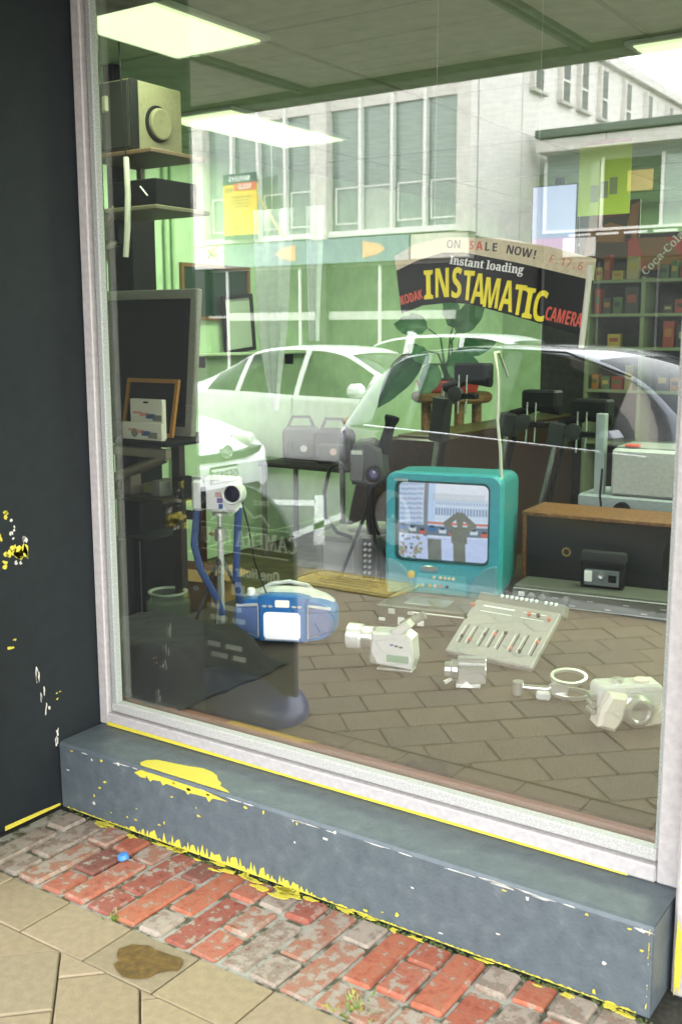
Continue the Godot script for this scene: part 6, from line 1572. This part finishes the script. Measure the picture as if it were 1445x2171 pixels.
func footpath_details() -> void:
	# yellow cover in the paving near the kerb
	var yc := thing("utility_cover", "yellow painted utility cover set in the paving near the kerb", "utility cover", Vector3(-3.67, 0, 2.99))
	box(yc, "plate", mat("cover_yellow", 0.72, 0.52, 0.05, 0.7, "blotch", 3.0), Vector3(0, 0.006, 0), Vector3(0.82, 0.014, 0.40), 0.003)
	var rim := MB.new()
	rim.ring(rrect(0.76, 0.35, 0.01, Vector2.ZERO, 2), rrect(0.74, 0.33, 0.01, Vector2.ZERO, 2), 0.0, 0.003)
	put(yc, "rim_line", rim.done(), mat("cover_dark", 0.12, 0.08, 0.02, 0.8), Vector3(0, 0.0128, 0), FLAT)
	for k in 4:
		box(yc, "print_line", mat("cover_dark", 0.12, 0.08, 0.02, 0.8), Vector3(0, 0.0138, -0.09 + k * 0.055), Vector3([0.4, 0.46, 0.3, 0.42][k], 0.002, 0.014), 0.0)
	# rubber-based footpath sign of the shop, standing by the pier; it shows only in the pane
	var fs := thing("footpath_sign", "dark rounded footpath sign with white lettering on a domed navy base, mirrored in the window", "sign", Vector3(-2.68, 0, 0.80), 180.0)
	var dk := mat("sign_dark", 0.02, 0.021, 0.023, 0.5)
	var pf := [Vector2(-0.19, 0.12), Vector2(0.36, 0.12), Vector2(0.36, 0.9)]
	for i in 13:
		var a := PI / 2 * i / 12
		pf.append(Vector2(-0.0 + 0.36 * cos(PI / 2 * 0), 0.9) if i == 0 else Vector2(0.085 + 0.275 * cos(a * 2.0), 0.72 + 0.25 * sin(a * 2.0)))
	pf = [Vector2(-0.19, 0.12), Vector2(0.36, 0.12), Vector2(0.36, 0.68)]
	for i in range(0, 13):
		var a := PI * i / 12
		pf.append(Vector2(0.085 + 0.275 * cos(a), 0.70 + 0.28 * sin(a)))
	pf.append(Vector2(-0.19, 0.68))
	plate(fs, "board", dk, pf, -0.012, 0.012, 0.004)
	var base := MB.new()
	var ov := oval(0.64, 0.40, Vector2.ZERO, 40, 2.3)
	var rows := []
	for k in 8:
		var a := PI / 2 * k / 7.0
		var ring := []
		for p in ov:
			ring.append(Vector3(p.x * cos(a) + 0.0, 0.02 + 0.17 * sin(a), -p.y * cos(a)))
		rows.append(ring)
	rows.push_front(rows[0].map(func(p: Vector3) -> Vector3: return Vector3(p.x * 0.98, 0.0, p.z * 0.98)))
	base.loft(rows)
	put(fs, "base", base.done(), mat("navy_rubber", 0.04, 0.055, 0.17, 0.3), Vector3(0.12, 0, -0.02))
	var wt := mat("sign_letter_grey", 0.85, 0.85, 0.82, 0.6)
	lettering(fs, "lettering", wt, "CAMERA HOUSE", 0.062, Vector3(0.085, 0.755, 0.0135), Basis().scaled(Vector3(0.82, 1.1, 1)), 0.003, "Droid Serif", 700)
	lettering(fs, "lettering", wt, "One Hour Photos", 0.042, Vector3(0.085, 0.615, 0.0135), Basis().scaled(Vector3(0.85, 1, 1)), 0.003, "Droid Sans", 700)
	lettering(fs, "lettering", wt, "SINCE", 0.02, Vector3(-0.03, 0.915, 0.0135), Basis(), 0.003, "Droid Sans", 700)
	for y in [0.81, 0.695]:
		box(fs, "rule", wt, Vector3(0.085, y, 0.0132), Vector3(0.5, 0.004, 0.003), 0.0)
	var hill := [Vector2(-0.11, 0.82), Vector2(-0.07, 0.865), Vector2(-0.03, 0.85), Vector2(0.03, 0.9), Vector2(0.09, 0.85), Vector2(0.13, 0.875), Vector2(0.2, 0.82)]
	for i in hill.size() - 1:
		rod(fs, "hill_outline", wt, [Vector3(hill[i].x + 0.04, hill[i].y, 0.013), Vector3(hill[i + 1].x + 0.04, hill[i + 1].y, 0.013)], [0.005], 5)
	var cam_r := MB.new()
	cam_r.prism(PackedVector2Array(rrect(0.07, 0.045, 0.006, Vector2(0.1, 0.535))), 0.012, 0.0145)
	cam_r.prism(PackedVector2Array(rrect(0.03, 0.012, 0.003, Vector2(0.1, 0.562))), 0.012, 0.0145)
	put(fs, "camera_symbol", cam_r.done(), wt)
	plate(fs, "camera_symbol_lens", dk, oval(0.03, 0.03, Vector2(0.1, 0.535)), 0.0145, 0.0155)
	for k in 4:
		for j in 2:
			box(fs, "print_line", wt, Vector3(0.13 + 0.11 * j - 0.03 * (k % 2), [0.45, 0.40, 0.28, 0.235][k], 0.0132), Vector3(0.09 - 0.02 * ((k + j) % 2), 0.022, 0.003), 0.004)
	# bottle cap, weeds and a damp stain
	var cap := thing("bottle_cap", "blue plastic bottle cap lying on the bricks", "bottle cap", Vector3(-2.257, 0.004, 0.375), 30.0)
	turned(cap, "cap", mat("cap_blue", 0.05, 0.19, 0.5, 0.45), [Vector2(0.017, 0.0), Vector2(0.0175, 0.002), Vector2(0.016, 0.014), Vector2(0.012, 0.016), Vector2(0.0, 0.016)], Vector3.ZERO, Basis(Vector3(0, 0, 1), 0.25), 22)
	rod(cap, "tear_ring", mat("cap_ring", 0.3, 0.35, 0.45, 0.4), [Vector3(0.014, 0.004, 0.008), Vector3(0.026, 0.004, 0.014), Vector3(0.03, 0.004, 0.006)], [0.0008], 5)
	var stain := thing("paving_stain", "dark ochre oily stain on the beige border paver", "stain", Vector3(-1.822, 0.0, 0.725))
	var sp := []
	for i in 26:
		var a := TAU * i / 26
		var r := 1.0 + 0.14 * sin(a * 3.0 + 1.0) + rng.randf_range(-0.09, 0.09)
		sp.append(Vector2(cos(a) * 0.088 * r - 0.3 * sin(a) * 0.03, sin(a) * 0.066 * r))
	plate(stain, "film", mat("stain_ochre", 0.16, 0.085, 0.012, 0.6, "blotch", 5.0), sp, 0.0, 0.0016, 0.0, Vector3(0, 0.0005, 0), FLAT * Basis(Vector3(0, 0, 1), 0.35))
	var grass := [mat("weed_green", 0.10, 0.16, 0.025, 0.6), mat("weed_yellow", 0.24, 0.22, 0.04, 0.6)]
	for q in [[-1.258, 0.577, 46, 0.05, "tuft of weeds growing from a gap in the bricks near the window's middle"], [-2.05, 0.62, 14, 0.02, "small weeds at the outer edge of the bricks by the ochre stain"], [-0.62, 0.36, 18, 0.03, "weeds in the corner between the ledge and the white post"]]:
		var w := thing("weeds", q[4], "weeds", Vector3(q[0], -0.012, q[1]))
		for k in 2:
			var b := MB.new()
			for i in int(q[2]) / 2:
				var a := rng.randf() * TAU; var r: float = rng.randf() * q[3]
				var foot := Vector3(cos(a) * r, 0, sin(a) * r)
				var tip := foot * rng.randf_range(1.2, 2.2) + Vector3(0, rng.randf_range(0.012, 0.034), 0)
				var sd := Vector3(-sin(a + 0.6), 0, cos(a + 0.6)) * rng.randf_range(0.002, 0.005)
				b.tri(foot - sd, foot + sd, tip)
				b.tri(foot.lerp(tip, 0.4), foot.lerp(tip, 0.6) + sd * 2.4, tip.lerp(foot, 0.2) - Vector3(0, 0.004, 0))
			put(w, "blades", b.done(), grass[k])
	var moss := thing("moss", "thin green moss and dirt along the joint between ledge and bricks", "moss", Vector3(-1.66, -0.012, 0.2365))
	moss.set_meta("kind", "stuff")
	var mm := MB.new()
	for i in 420:
		var x := rng.randf_range(-1.0, 1.0)
		var c := Vector3(x, rng.randf_range(0.004, 0.016), rng.randf_range(-0.005, 0.006))
		mm.box(c, Vector3(rng.randf_range(0.003, 0.012), 0.004, 0.004), 0.0, Basis(Vector3.UP, rng.randf() * 3.0))
	put(moss, "cushions", mm.done(), mat("moss_green", 0.06, 0.085, 0.018, 0.95))
